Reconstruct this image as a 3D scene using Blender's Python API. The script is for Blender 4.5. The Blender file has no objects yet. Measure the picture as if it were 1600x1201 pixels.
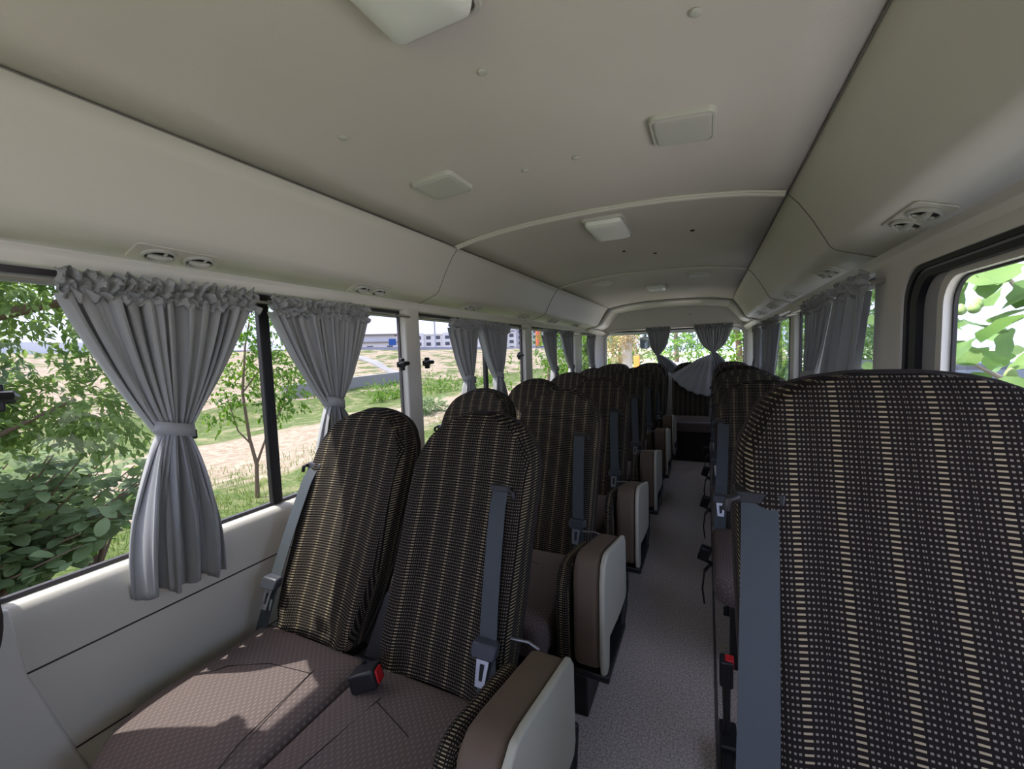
import bpy, bmesh, math, random
from mathutils import Vector, Matrix, noise
random.seed(7)
PI = math.pi
scn = bpy.context.scene
C = scn.collection

# ------------------------------------------------------------------ camera, sky, sun, exposure
F_PX, YAW, PITCH, ROLL = 645.0, .4417, .0746, -.0335
cd = bpy.data.cameras.new('camera'); cam = bpy.data.objects.new('camera', cd); C.objects.link(cam)
cd.sensor_fit = 'HORIZONTAL'; cd.sensor_width = 36.0; cd.lens = 36.0 * F_PX / 1600.0
cd.clip_start = .02; cd.clip_end = 600
fw = Vector((-math.sin(YAW)*math.cos(PITCH), math.cos(YAW)*math.cos(PITCH), -math.sin(PITCH)))
r0 = Vector((math.cos(YAW), math.sin(YAW), 0)); u0 = r0.cross(fw)
rr = r0*math.cos(ROLL) + u0*math.sin(ROLL); uu = rr.cross(fw)
m = Matrix((rr, uu, -fw)).transposed().to_4x4(); m.translation = Vector((.424, 0, 1.25))
cam.matrix_world = m
scn.camera = cam

SUN_DIR = Vector((.466, .199, -.862)).normalized()
w = bpy.data.worlds.new('sky'); scn.world = w; w.use_nodes = True
nt = w.node_tree; nt.nodes.clear()
sky = nt.nodes.new('ShaderNodeTexSky'); sky.sky_type = 'NISHITA'; sky.sun_disc = False
sky.sun_elevation = math.asin(-SUN_DIR.z); sky.sun_rotation = math.atan2(-SUN_DIR.x, -SUN_DIR.y)
sky.air_density = 1.0; sky.dust_density = 5.0; sky.ozone_density = 1.5
SKY_STRENGTH = .70
haze = nt.nodes.new('ShaderNodeMix'); haze.data_type = 'RGBA'; haze.inputs[0].default_value = .62
haze.inputs[7].default_value = (2.5, 2.65, 4.3, 1)
bgn = nt.nodes.new('ShaderNodeBackground'); bgn.inputs[1].default_value = SKY_STRENGTH
wo = nt.nodes.new('ShaderNodeOutputWorld')
nt.links.new(sky.outputs[0], haze.inputs[6]); nt.links.new(haze.outputs[2], bgn.inputs[0]); nt.links.new(bgn.outputs[0], wo.inputs[0])
sl = bpy.data.lights.new('sun', 'SUN'); sun = bpy.data.objects.new('sun', sl); C.objects.link(sun)
sl.energy = 8.5; sl.angle = math.radians(.6); sl.color = (1, .96, .9)
sun.rotation_euler = SUN_DIR.to_track_quat('-Z', 'Y').to_euler(); sun.location = (-6, -3, 12)
vs = scn.view_settings; vs.view_transform = 'Standard'; vs.look = 'None'; vs.gamma = 1; vs.exposure = 0.48
vs.use_curve_mapping = False
scn.cycles.max_bounces = 12; scn.cycles.diffuse_bounces = 7; scn.cycles.transparent_max_bounces = 24
scn.cycles.transmission_bounces = 6

# ------------------------------------------------------------------ materials
def mat(name, col, rough=.7, spec=.3, metal=0.0, bump=None, var=None):
    M = bpy.data.materials.new(name); M.use_nodes = True
    n = M.node_tree; b = n.nodes['Principled BSDF']
    b.inputs['Base Color'].default_value = (*col, 1); b.inputs['Roughness'].default_value = rough
    b.inputs['Specular IOR Level'].default_value = spec; b.inputs['Metallic'].default_value = metal
    if bump or var:
        tc = n.nodes.new('ShaderNodeTexCoord')
    if var:
        sc, c2, lo, hi = var
        nz = n.nodes.new('ShaderNodeTexNoise'); nz.inputs['Scale'].default_value = sc; nz.inputs['Detail'].default_value = 4
        n.links.new(tc.outputs['Object'], nz.inputs['Vector'])
        mr = n.nodes.new('ShaderNodeMapRange'); mr.inputs[1].default_value = lo; mr.inputs[2].default_value = hi
        n.links.new(nz.outputs[0], mr.inputs[0])
        mx = n.nodes.new('ShaderNodeMix'); mx.data_type = 'RGBA'
        mx.inputs[6].default_value = (*col, 1); mx.inputs[7].default_value = (*c2, 1)
        n.links.new(mr.outputs[0], mx.inputs[0]); n.links.new(mx.outputs[2], b.inputs['Base Color'])
    if bump:
        sc, st = bump
        nz = n.nodes.new('ShaderNodeTexNoise'); nz.inputs['Scale'].default_value = sc; nz.inputs['Detail'].default_value = 3
        n.links.new(tc.outputs['Object'], nz.inputs['Vector'])
        bp = n.nodes.new('ShaderNodeBump'); bp.inputs['Strength'].default_value = st; bp.inputs['Distance'].default_value = .002
        n.links.new(nz.outputs[0], bp.inputs['Height']); n.links.new(bp.outputs[0], b.inputs['Normal'])
    return M

def mathn(n, op, a, b=None, c=None):
    q = n.nodes.new('ShaderNodeMath'); q.operation = op
    for i, v in enumerate((a, b, c)):
        if v is None: continue
        if isinstance(v, (int, float)): q.inputs[i].default_value = v
        else: n.links.new(v, q.inputs[i])
    return q.outputs[0]

def seat_fabric(name, dark=(.0125, .0098, .0085), dash=(.31, .255, .16), px=.0054, py=.0077, P=10.0, fill=.34):
    M = bpy.data.materials.new(name); M.use_nodes = True
    n = M.node_tree; b = n.nodes['Principled BSDF']; b.inputs['Roughness'].default_value = .92
    b.inputs['Specular IOR Level'].default_value = .1
    uv = n.nodes.new('ShaderNodeUVMap'); uv.uv_map = 'UVMap'
    sp = n.nodes.new('ShaderNodeSeparateXYZ'); n.links.new(uv.outputs[0], sp.inputs[0])
    u = mathn(n, 'DIVIDE', sp.outputs[0], px); v = mathn(n, 'DIVIDE', sp.outputs[1], py)
    t = mathn(n, 'MULTIPLY', mathn(n, 'ABSOLUTE', mathn(n, 'SUBTRACT', mathn(n, 'FRACT', mathn(n, 'DIVIDE', u, P)), .5)), P)
    wide = mathn(n, 'LESS_THAN', t, .92)
    a = mathn(n, 'ABSOLUTE', mathn(n, 'SUBTRACT', mathn(n, 'FRACT', mathn(n, 'SUBTRACT', t, 1.25)), .5))
    hw = mathn(n, 'SUBTRACT', .36, mathn(n, 'MULTIPLY', t, .047))
    thin = mathn(n, 'MULTIPLY', mathn(n, 'LESS_THAN', a, hw), mathn(n, 'GREATER_THAN', t, 1.25))
    h = mathn(n, 'MAXIMUM', wide, thin)
    vv = mathn(n, 'LESS_THAN', mathn(n, 'FRACT', v), fill)
    k = mathn(n, 'MULTIPLY', h, vv)
    # thin dashes are greyer
    mx0 = n.nodes.new('ShaderNodeMix'); mx0.data_type = 'RGBA'
    mx0.inputs[6].default_value = (dash[0]*.62, dash[1]*.66, dash[2]*.80, 1); mx0.inputs[7].default_value = (*dash, 1)
    n.links.new(wide, mx0.inputs[0])
    mx = n.nodes.new('ShaderNodeMix'); mx.data_type = 'RGBA'; mx.inputs[6].default_value = (*dark, 1)
    n.links.new(k, mx.inputs[0]); n.links.new(mx0.outputs[2], mx.inputs[7]); n.links.new(mx.outputs[2], b.inputs['Base Color'])
    return M

def cushion_fabric(name):
    M = bpy.data.materials.new(name); M.use_nodes = True
    n = M.node_tree; b = n.nodes['Principled BSDF']; b.inputs['Roughness'].default_value = .95
    b.inputs['Specular IOR Level'].default_value = .1
    uv = n.nodes.new('ShaderNodeUVMap'); uv.uv_map = 'UVMap'
    sp = n.nodes.new('ShaderNodeSeparateXYZ'); n.links.new(uv.outputs[0], sp.inputs[0])
    u = mathn(n, 'DIVIDE', sp.outputs[0], .009); v = mathn(n, 'DIVIDE', sp.outputs[1], .016)
    st = mathn(n, 'MULTIPLY', mathn(n, 'FRACT', mathn(n, 'MULTIPLY', mathn(n, 'FLOOR', u), .5)), 1.0)
    du = mathn(n, 'LESS_THAN', mathn(n, 'FRACT', u), .26)
    dv = mathn(n, 'LESS_THAN', mathn(n, 'FRACT', mathn(n, 'ADD', v, st)), .42)
    k = mathn(n, 'MULTIPLY', du, dv)
    mx = n.nodes.new('ShaderNodeMix'); mx.data_type = 'RGBA'
    mx.inputs[6].default_value = (.120, .094, .088, 1); mx.inputs[7].default_value = (.20, .165, .15, 1)
    n.links.new(k, mx.inputs[0]); n.links.new(mx.outputs[2], b.inputs['Base Color'])
    return M

def leaf_mat(name, c1, c2, trans=.45, rough=.45, scale=1.7):
    M = bpy.data.materials.new(name); M.use_nodes = True
    n = M.node_tree; n.nodes.clear()
    tc = n.nodes.new('ShaderNodeTexCoord'); nz = n.nodes.new('ShaderNodeTexNoise'); nz.inputs['Scale'].default_value = scale
    nz.inputs['Detail'].default_value = 6
    n.links.new(tc.outputs['Object'], nz.inputs['Vector'])
    mr = n.nodes.new('ShaderNodeMapRange'); mr.inputs[1].default_value = .32; mr.inputs[2].default_value = .68
    n.links.new(nz.outputs[0], mr.inputs[0])
    mx = n.nodes.new('ShaderNodeMix'); mx.data_type = 'RGBA'; mx.inputs[6].default_value = (*c1, 1); mx.inputs[7].default_value = (*c2, 1)
    n.links.new(mr.outputs[0], mx.inputs[0])
    d = n.nodes.new('ShaderNodeBsdfPrincipled'); d.inputs['Roughness'].default_value = rough; d.inputs['Specular IOR Level'].default_value = .18
    t = n.nodes.new('ShaderNodeBsdfTranslucent')
    hs = n.nodes.new('ShaderNodeHueSaturation'); hs.inputs['Saturation'].default_value = 1.15; hs.inputs['Value'].default_value = 1.35
    n.links.new(mx.outputs[2], hs.inputs['Color'])
    n.links.new(mx.outputs[2], d.inputs['Base Color']); n.links.new(hs.outputs[0], t.inputs['Color'])
    ms = n.nodes.new('ShaderNodeMixShader'); ms.inputs[0].default_value = trans
    n.links.new(d.outputs[0], ms.inputs[1]); n.links.new(t.outputs[0], ms.inputs[2])
    o = n.nodes.new('ShaderNodeOutputMaterial'); n.links.new(ms.outputs[0], o.inputs[0])
    return M

def glass_mat(name, tint):
    M = bpy.data.materials.new(name); M.use_nodes = True
    n = M.node_tree; n.nodes.clear()
    t = n.nodes.new('ShaderNodeBsdfTransparent'); t.inputs[0].default_value = (*tint, 1)
    g = n.nodes.new('ShaderNodeBsdfGlossy'); g.inputs['Roughness'].default_value = .02; g.inputs[0].default_value = (.9, .95, .95, 1)
    ge = n.nodes.new('ShaderNodeNewGeometry'); dt = n.nodes.new('ShaderNodeVectorMath'); dt.operation = 'DOT_PRODUCT'
    n.links.new(ge.outputs['Normal'], dt.inputs[0]); n.links.new(ge.outputs['Incoming'], dt.inputs[1])
    gr = mathn(n, 'POWER', mathn(n, 'SUBTRACT', 1.0, mathn(n, 'ABSOLUTE', dt.outputs['Value'])), 5.0)
    fr = mathn(n, 'ADD', .018, mathn(n, 'MULTIPLY', gr, .6))
    ms = n.nodes.new('ShaderNodeMixShader'); o = n.nodes.new('ShaderNodeOutputMaterial')
    n.links.new(fr, ms.inputs[0]); n.links.new(t.outputs[0], ms.inputs[1]); n.links.new(g.outputs[0], ms.inputs[2])
    n.links.new(ms.outputs[0], o.inputs[0])
    return M

def cloth_mat(name, col, tr=.25):
    M = bpy.data.materials.new(name); M.use_nodes = True
    n = M.node_tree; b = n.nodes['Principled BSDF']; b.inputs['Base Color'].default_value = (*col, 1)
    b.inputs['Roughness'].default_value = .9; b.inputs['Specular IOR Level'].default_value = .12
    t = n.nodes.new('ShaderNodeBsdfTranslucent'); t.inputs[0].default_value = (*col, 1)
    ms = n.nodes.new('ShaderNodeMixShader'); ms.inputs[0].default_value = tr
    o = n.nodes['Material Output']
    n.links.new(b.outputs[0], ms.inputs[1]); n.links.new(t.outputs[0], ms.inputs[2]); n.links.new(ms.outputs[0], o.inputs[0])
    return M

LINER = mat('headliner', (.63, .592, .55), .85, .15, bump=(180, .15), var=(1.6, (.575, .54, .50), .35, .7))
TRIM = mat('light_trim', (.60, .58, .515), .5, .35, bump=(350, .1))
PILLAR = mat('pillar_trim', (.64, .622, .56), .45, .35)
GROOVE = mat('groove_dark', (.05, .048, .045), .8)
BLACKRUB = mat('black_rubber', (.012, .012, .014), .45, .4)
DARKFRAME = mat('dark_frame', (.05, .045, .05), .4, .4)
GREYSEAL = mat('grey_seal', (.26, .26, .28), .5, .3)
FABRIC = seat_fabric('striped_dash_fabric')
BACKFAB = mat('brown_back_fabric', (.035, .028, .025), .9, .1, bump=(500, .3))
PIPING = mat('piping_fabric', (.035, .029, .026), .85, .1)
CUSH = cushion_fabric('mauve_cushion_fabric')
SEAM = mat('seam_thread', (.02, .016, .015), .9)
BELT = mat('belt_webbing', (.052, .062, .069), .55, .25, bump=(900, .3))
BLACKPL = mat('black_plastic', (.014, .014, .016), .4, .4)
HOUSING = mat('tongue_housing', (.04, .045, .055), .4, .4)
CHROME = mat('tongue_steel', (.45, .46, .5), .35, .5, 1.0)
RED = mat('red_button', (.5, .015, .02), .4, .4)
BROWNPAD = mat('brown_vinyl', (.115, .083, .058), .6, .25, bump=(300, .15))
SHELL = mat('beige_shell', (.40, .385, .31), .5, .35)
FLOORM = mat('speckled_vinyl', (.34, .295, .265), .5, .35, var=(150, (.68, .61, .565), .36, .64))
CURT = cloth_mat('grey_curtain_cloth', (.43, .44, .44), .2)
CURT_IN = cloth_mat('grey_header_cloth', (.43, .44, .44), .2)
RODM = mat('curtain_rod_steel', (.55, .53, .5), .3, .5, .9)
LAMPM = mat('lamp_diffuser', (.86, .88, .83), .35, .4)
LAMPF = mat('lamp_frame', (.55, .55, .5), .5, .3)
VENTM = mat('vent_cream', (.50, .50, .46), .3, .5)
VENTD = mat('vent_dark', (.02, .02, .02), .6)
GLASS = glass_mat('tinted_glass', (.54, .55, .555))
CLEAR = glass_mat('door_glass', (.92, .94, .92))
BARK = mat('bark', (.17, .12, .085), .9, .1, bump=(40, .6))

# ------------------------------------------------------------------ helpers
def tag(o, label=None, cat=None, group=None, kind=None):
    if label: o['label'] = label
    if cat: o['category'] = cat
    if group: o['group'] = group
    if kind: o['kind'] = kind
    return o

def empty(name, loc=(0, 0, 0), rz=0.0, label=None, cat=None, group=None, kind=None):
    o = bpy.data.objects.new(name, None); C.objects.link(o); o.location = loc; o.rotation_euler = (0, 0, rz)
    o.empty_display_size = .05
    return tag(o, label, cat, group, kind)

def link(name, bm, material, parent=None, smooth=True, bevel=None, weld=False):
    if weld: bmesh.ops.remove_doubles(bm, verts=bm.verts, dist=1e-5)
    me = bpy.data.meshes.new(name); bm.to_mesh(me); bm.free()
    me.materials.append(material)
    if smooth:
        for p in me.polygons: p.use_smooth = True
    o = bpy.data.objects.new(name, me); C.objects.link(o)
    if parent is not None: o.parent = parent
    if bevel:
        b = o.modifiers.new('bevel', 'BEVEL'); b.width = bevel[0]; b.segments = bevel[1]; b.limit_method = 'ANGLE'; b.angle_limit = .6
        b.harden_normals = False
    if smooth:
        try:
            me.set_sharp_from_angle(angle=math.radians(38))
        except Exception: pass
    return o

def bx(bm, x0, x1, y0, y1, z0, z1, mtx=None):
    vs_ = [bm.verts.new(v) for v in ((x0,y0,z0),(x1,y0,z0),(x1,y1,z0),(x0,y1,z0),(x0,y0,z1),(x1,y0,z1),(x1,y1,z1),(x0,y1,z1))]
    for f in ((3,2,1,0),(4,5,6,7),(0,1,5,4),(1,2,6,5),(2,3,7,6),(3,0,4,7)): bm.faces.new([vs_[i] for i in f])
    if mtx:
        for v in vs_: v.co = mtx @ v.co
    return vs_

def box(name, x0, x1, y0, y1, z0, z1, material, parent=None, bevel=None, mtx=None):
    bm = bmesh.new(); bx(bm, min(x0,x1), max(x0,x1), min(y0,y1), max(y0,y1), min(z0,z1), max(z0,z1), mtx); return link(name, bm, material, parent, bool(bevel), bevel)

def prism(bm, pts, a0, a1, axis='X'):
    """polygon pts in the plane normal to axis, extruded a0..a1; axis X: pts=(y,z); Y: (x,z); Z: (x,y)"""
    def P(p, a): return {'X': (a, p[0], p[1]), 'Y': (p[0], a, p[1]), 'Z': (p[0], p[1], a)}[axis]
    A = [bm.verts.new(P(p, a0)) for p in pts]; B = [bm.verts.new(P(p, a1)) for p in pts]
    n = len(pts)
    fs = [bm.faces.new(A[::-1]), bm.faces.new(B)]
    for i in range(n): fs.append(bm.faces.new((A[i], A[(i+1) % n], B[(i+1) % n], B[i])))
    bmesh.ops.recalc_face_normals(bm, faces=fs)

def tube(bm, pts, rad, seg=8, closed=False, flat=None):
    pts = [Vector(p) for p in pts]; n = len(pts); rings = []
    rads = rad if isinstance(rad, (list, tuple)) else [rad]*n
    up = Vector((0, 0, 1)); prev = None
    for i, p in enumerate(pts):
        a = pts[i-1] if (i > 0 or closed) else p; b = pts[(i+1) % n] if (i < n-1 or closed) else p
        t = (b - a).normalized() if (b-a).length > 1e-9 else Vector((0, 0, 1))
        if prev is None:
            s = t.cross(up)
            if s.length < .05: s = t.cross(Vector((1, 0, 0)))
        else:
            s = prev - t*prev.dot(t)
            if s.length < 1e-4: s = t.cross(up)
        s.normalize(); q = s.cross(t).normalized(); prev = s
        r = rads[i]
        rings.append([bm.verts.new(p + s*(r*math.cos(2*PI*k/seg)) + q*(r*math.sin(2*PI*k/seg))) for k in range(seg)])
    m_ = n if closed else n-1
    for i in range(m_):
        A, B = rings[i], rings[(i+1) % n]
        for k in range(seg): bm.faces.new((A[k], A[(k+1) % seg], B[(k+1) % seg], B[k]))
    if not closed:
        bm.faces.new(rings[0][::-1]); bm.faces.new(rings[-1])

def ribbon(bm, pts, width, th, wdir=(1, 0, 0)):
    """flat strap of real thickness along pts; width along wdir"""
    pts = [Vector(p) for p in pts]; wd = Vector(wdir).normalized(); n = len(pts); R = []
    for i, p in enumerate(pts):
        t = (pts[min(i+1, n-1)] - pts[max(i-1, 0)]).normalized(); nn = t.cross(wd).normalized()
        ww = width[i] if isinstance(width, (list, tuple)) else width
        R.append([bm.verts.new(p + wd*a*ww/2 + nn*b*th/2) for a, b in ((-1, -1), (1, -1), (1, 1), (-1, 1))])
    for i in range(n-1):
        for k in range(4): bm.faces.new((R[i][k], R[i][(k+1) % 4], R[i+1][(k+1) % 4], R[i+1][k]))
    bm.faces.new(R[0][::-1]); bm.faces.new(R[-1])

def rrect(cx, cy, hx, hy, r, seg=6):
    o = []
    for q, (sx, sy) in enumerate(((1, 1), (-1, 1), (-1, -1), (1, -1))):
        for k in range(seg+1):
            a = PI/2*q + PI/2*k/seg
            o.append((cx + sx*(hx-r) + r*math.cos(a), cy + sy*(hy-r) + r*math.sin(a)))
    return o

def interp(tab, x):
    if x <= tab[0][0]: return tab[0][1]
    for (a, b), (c, d) in zip(tab, tab[1:]):
        if x <= c:
            t = (x-a)/(c-a); return b + (d-b)*t
    return tab[-1][1]

def hobj(root):
    return [c for c in bpy.data.objects if c.parent == root]

def copy_tree(o, parent=None):
    c = o.copy(); C.objects.link(c); c.parent = parent
    for ch in list(kids.get(o.name, [])): copy_tree(ch, c)
    return c
kids = {}
def index_kids():
    kids.clear()
    for o in bpy.data.objects:
        if o.parent: kids.setdefault(o.parent.name, []).append(o)

# ------------------------------------------------------------------ the coach shell
XW = .95
YF, YR = -1.15, 5.75        # shell runs from the (open) front to the rear wall
CROWN = [(0, 1.832), (.15, 1.830), (.3, 1.824), (.45, 1.812), (.57, 1.797), (.68, 1.775)]
COVE = [(.68, 1.775), (.715, 1.735), (.75, 1.68), (.785, 1.615), (.803, 1.580), (.815, 1.567), (.835, 1.558), (.93, 1.527)]
BEAM = [(.93, 1.527), (.945, 1.524), (.953, 1.515), (.953, 1.489), (.998, 1.482)]
Y3 = 5.28                    # where the rear header starts

def sweep(name, prof, y0, y1, material, sides=(1,), ny=2, kind='structure', th=None):
    bm = bmesh.new()
    for s in sides:
        rows = []
        for i in range(ny+1):
            y = y0 + (y1-y0)*i/ny
            rows.append([bm.verts.new((s*p[0], y, p[1])) for p in prof])
        for i in range(ny):
            for k in range(len(prof)-1):
                f = (rows[i][k], rows[i][k+1], rows[i+1][k+1], rows[i+1][k])
                bm.faces.new(f if s > 0 else f[::-1])
    o = link(name, bm, material)
    if th:
        md = o.modifiers.new('solid', 'SOLIDIFY'); md.thickness = th; md.offset = 1
    if kind: o['kind'] = kind
    return o

full_crown = [(-x, z) for x, z in CROWN[::-1]] + CROWN[1:]
bm = bmesh.new()
SEAMS = [1.745, 3.28]
ys = [YF, SEAMS[0]-.004, SEAMS[0]+.004, SEAMS[1]-.004, SEAMS[1]+.004, Y3]
rows = [[bm.verts.new((x, y, z + (.002 if i in (1, 2, 3, 4) else 0))) for x, z in full_crown] for i, y in enumerate(ys)]
for i in range(len(ys)-1):
    for k in range(len(full_crown)-1):
        bm.faces.new((rows[i][k], rows[i+1][k], rows[i+1][k+1], rows[i][k+1]))
ceil = link('ceiling', bm, LINER); ceil['kind'] = 'structure'
md = ceil.modifiers.new('solid', 'SOLIDIFY'); md.thickness = .02; md.offset = -1
# opaque roof skin above everything
bm = bmesh.new(); prof = [(-1.0, 1.45), (-.99, 1.62), (-.9, 1.80), (-.7, 1.885), (0, 1.92), (.7, 1.885), (.9, 1.80), (.99, 1.62), (1.0, 1.45)]
A = [bm.verts.new((x, YF, z)) for x, z in prof]; B = [bm.verts.new((x, YR+.12, z)) for x, z in prof]
for i in range(len(prof)-1): bm.faces.new((A[i], B[i], B[i+1], A[i+1]))
bm.faces.new([v for v in B])
o = link('trim_1', bm, mat('roof_skin_paint', (.7, .7, .68), .3)); o['kind'] = 'structure'
o.modifiers.new('solid', 'SOLIDIFY').thickness = .008

for s, nm in ((-1, 'trim_2'), (1, 'trim_3')):
    sweep(nm, COVE, YF, 5.2, TRIM, (s,), kind='structure', th=.006)
for s, nm in ((-1, 'trim_4'), (1, 'trim_5')):
    sweep(nm, BEAM, YF, 5.62, PILLAR, (s,), kind='structure', th=.004)
# joints across the coves and along the ceiling edge
bm = bmesh.new()
for s in (-1, 1):
    for y in (SEAMS[0]+.02, SEAMS[1]+.02):
        tube(bm, [(s*(x-.0012), y, z-.0012) for x, z in COVE], .0016, 5)
    tube(bm, [(s*.68, y, 1.7735) for y in (YF, 1.7, 3.3, Y3)], .0022, 5)
o = link('trim_6', bm, mat('soft_joint', (.20, .19, .17), .8)); o['kind'] = 'structure'
# raised joint mouldings over the ceiling seams
for i, (y, r, dz) in enumerate(((SEAMS[0], .009, .006), (SEAMS[1], .006, .004))):
    bm = bmesh.new()
    tube(bm, [(x*.985, y, z-dz) for x, z in full_crown], r, 8)
    tube(bm, [(x*.985, y-.017, z-dz*.5) for x, z in full_crown], r*.6, 6)
    o = link('ceiling_moulding', bm, PILLAR)
    tag(o, ('pale rounded moulding across the ceiling in front of the square lamp' if i == 0 else 'thin pale moulding across the ceiling further back, before the dark lamp'), 'moulding')

# rear header bowl: ceiling/cove outline lofted into the rounded rear window opening
outer = [(x, z) for x, z in full_crown]
ring_o = []
right = [(.68, 1.775, Y3), (.74, 1.695, 5.25), (.80, 1.585, 5.2), (.87, 1.545, 5.16), (.93, 1.527, 5.12)]
prof_top = [(x, z, Y3) for x, z in full_crown]
outl = [(-a, b, c) for a, b, c in right[::-1]] + prof_top[1:-1] + right
low = [(.953, 1.3, 5.5), (.953, .95, 5.5), (.953, .5, 5.5), (.953, .05, 5.5)]
outl = outl + [(.953, 1.49, 5.45)] + low
bottom = [(.953-k*.238, .05, 5.5) for k in range(1, 9)]
outl = outl + bottom
outl = [(-.953, .05, 5.5), (-.953, .5, 5.5), (-.953, .95, 5.5), (-.953, 1.3, 5.5), (-.953, 1.49, 5.45)] + outl
def win_pt(x, z):
    hx, zt, zb, r = .84, 1.525, .92, .10
    cx, cz = 0, (zt+zb)/2; hz = (zt-zb)/2
    ang = math.atan2((z-1.2)*1.0, x)
    # march outwards until the rounded rectangle border
    d = Vector((math.cos(ang), math.sin(ang)))
    lo_, hi_ = 0, 2
    for _ in range(30):
        t = (lo_+hi_)/2; px_, pz_ = d.x*t, 1.2 + d.y*t
        qx, qz = max(abs(px_)-(hx-r), 0), max(abs(pz_-cz)-(hz-r), 0)
        inside = (qx*qx+qz*qz) <= r*r and abs(px_) <= hx and abs(pz_-cz) <= hz
        if inside: lo_ = t
        else: hi_ = t
    crown = -.035*(px_/hx)**2 if pz_ > cz else 0
    return (px_, pz_ + crown)
bm = bmesh.new()
def dense(pts, n=4):
    o_ = []
    for a, b in zip(pts, pts[1:]):
        for k in range(n): o_.append(tuple(a[j] + (b[j]-a[j])*k/n for j in range(3)))
    o_.append(pts[-1]); return o_
outl = dense(outl, 4)
R0 = [bm.verts.new((x, y, z)) for x, z, y in outl]
lev = ((.10, .03), (.35, .72), (.8, 1.0), (1.0, 1.0), (1.0, 1.08))
prev = R0
for a, yt in lev:
    cur = []
    for (x, z, y) in outl:
        wx, wz = win_pt(x, z)
        ty = YR - .02
        top = z > 1.5 and abs(x) < .9
        yy = y + (ty - y)*(yt if yt <= 1 else 1) + (.05 if yt > 1 else 0)
        if top and a < .5:      # concave pocket above the window
            k_ = {.10: .07, .35: .16}[a]; yk = {.10: .30, .35: .94}[a]
            cur.append(bm.verts.new((x + (wx-x)*k_*.6, y + (ty-y)*yk, z + (wz-z)*k_)))
        else:
            cur.append(bm.verts.new((x + (wx-x)*a, yy, z + (wz-z)*a)))
    for k in range(len(outl)-1): bm.faces.new((prev[k], prev[k+1], cur[k+1], cur[k]))
    prev = cur
rw = link('wall_rear', bm, PILLAR); rw['kind'] = 'structure'
md = rw.modifiers.new('solid', 'SOLIDIFY'); md.thickness = .012
# seam line along the start of the rear header
bm = bmesh.new()
tube(bm, [(x, y-.003, z-.002) for x, z, y in outl[20:-20]], .003, 5)
o = link('trim_7', bm, GROOVE); o['kind'] = 'structure'
# rear window: seal and pane
def ring_pts(hx, zt, zb, r, y, n=10, crown=-.035):
    cz = (zt+zb)/2; pts = []
    for (x, z) in rrect(0, cz, hx, (zt-zb)/2, r, n):
        c_ = crown*(x/hx)**2 if z > cz else 0
        pts.append((x, y, z + c_))
    return pts
wr = empty('window_1', (0, YR, .92), kind='structure')
bm = bmesh.new(); P_ = ring_pts(.835, 1.52, .925, .10, YR-.01); tube(bm, [(x, y - YR, z-.92) for x, y, z in P_], .011, 6, closed=True)
link('seal', bm, DARKFRAME, wr)
bm = bmesh.new(); P_ = ring_pts(.84, 1.525, .92, .10, YR+.03)
bm.faces.new([bm.verts.new((x, y - YR, z-.92)) for x, y, z in P_]); link('pane', bm, CLEAR, wr, smooth=False)
# dots / screw cap on the rear header
o = box('screw_cap', .235, .247, 5.60, 5.615, 1.655, 1.667, GROOVE, bevel=(.003, 2)); tag(o, 'tiny dark screw cap on the header above the rear window', 'screw cap')

# floor
def slab(name, x0, x1, y0, y1, z0, z1, m_): 
    o = box(name, x0, x1, y0, y1, z0, z1, m_); o['kind'] = 'structure'; return o
slab('floor', -.95, .95, YF, 5.74, -.06, 0, FLOORM)
slab('trim_8', .452, .462, YF, 4.95, 0, .004, mat('floor_seam_strip', (.09, .08, .08), .5))
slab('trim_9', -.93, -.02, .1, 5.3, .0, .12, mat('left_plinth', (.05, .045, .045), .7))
# side walls below the windows
SILL = .7375
WALLP = [(.935, .002), (.935, .345), (.929, .3475), (.935, .350), (.935, .577), (.929, .5795), (.935, .582), (.935, .665), (.937, .692), (.943, .714), (.952, .729), (.964, .736), (.99, .7375)]
def side_wall(name, s, y0, y1):
    bm = bmesh.new(); n = len(WALLP)
    # grooves cut outwards
    pr = []
    for i, (x, z) in enumerate(WALLP):
        if i in (2, 5): x = .944
        pr.append((x, z))
    pr += [(1.0, .73), (1.0, 0.0)]
    A = [bm.verts.new((s*x, y0, z)) for x, z in pr]; B = [bm.verts.new((s*x, y1, z)) for x, z in pr]
    fs = [bm.faces.new(A), bm.faces.new(B[::-1])]
    for i in range(len(pr)): j = (i+1) % len(pr); fs.append(bm.faces.new((A[i], B[i], B[j], A[j])))
    bmesh.ops.recalc_face_normals(bm, faces=fs)
    o = link(name, bm, TRIM); o['kind'] = 'structure'; return o
side_wall('wall_left', -1, YF, 5.74); side_wall('wall_right', 1, YF, 5.74)
bm = bmesh.new()
for s in (-1, 1):
    for z in (.3475, .5795): bx(bm, min(s*.9345, s*.946), max(s*.9345, s*.946), .31, 5.5, z-.0016, z+.0016)
o = link('trim_10', bm, GROOVE, smooth=False); o['kind'] = 'structure'
# vertical closing trim at the front of the left panels
bm = bmesh.new(); prism(bm, [(.16, 0), (.46, 0), (.40, .25), (.315, .58), (.30, .74), (.16, .74)], -.95, -.928, 'X')
o = link('trim_11', bm, PILLAR, bevel=(.006, 3)); o['kind'] = 'structure'

wf = bmesh.new()  # unseen front wall, added with a windscreen opening to cut light from the front
bx(wf, -.98, .98, YF-.04, YF, 0, .88); bx(wf, -.98, .98, YF-.04, YF, 1.66, 1.86); bx(wf, -.98, -.84, YF-.04, YF, .88, 1.66); bx(wf, .84, .98, YF-.04, YF, .88, 1.66)
o = link('wall_front', wf, TRIM, smooth=False); o['kind'] = 'structure'
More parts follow.
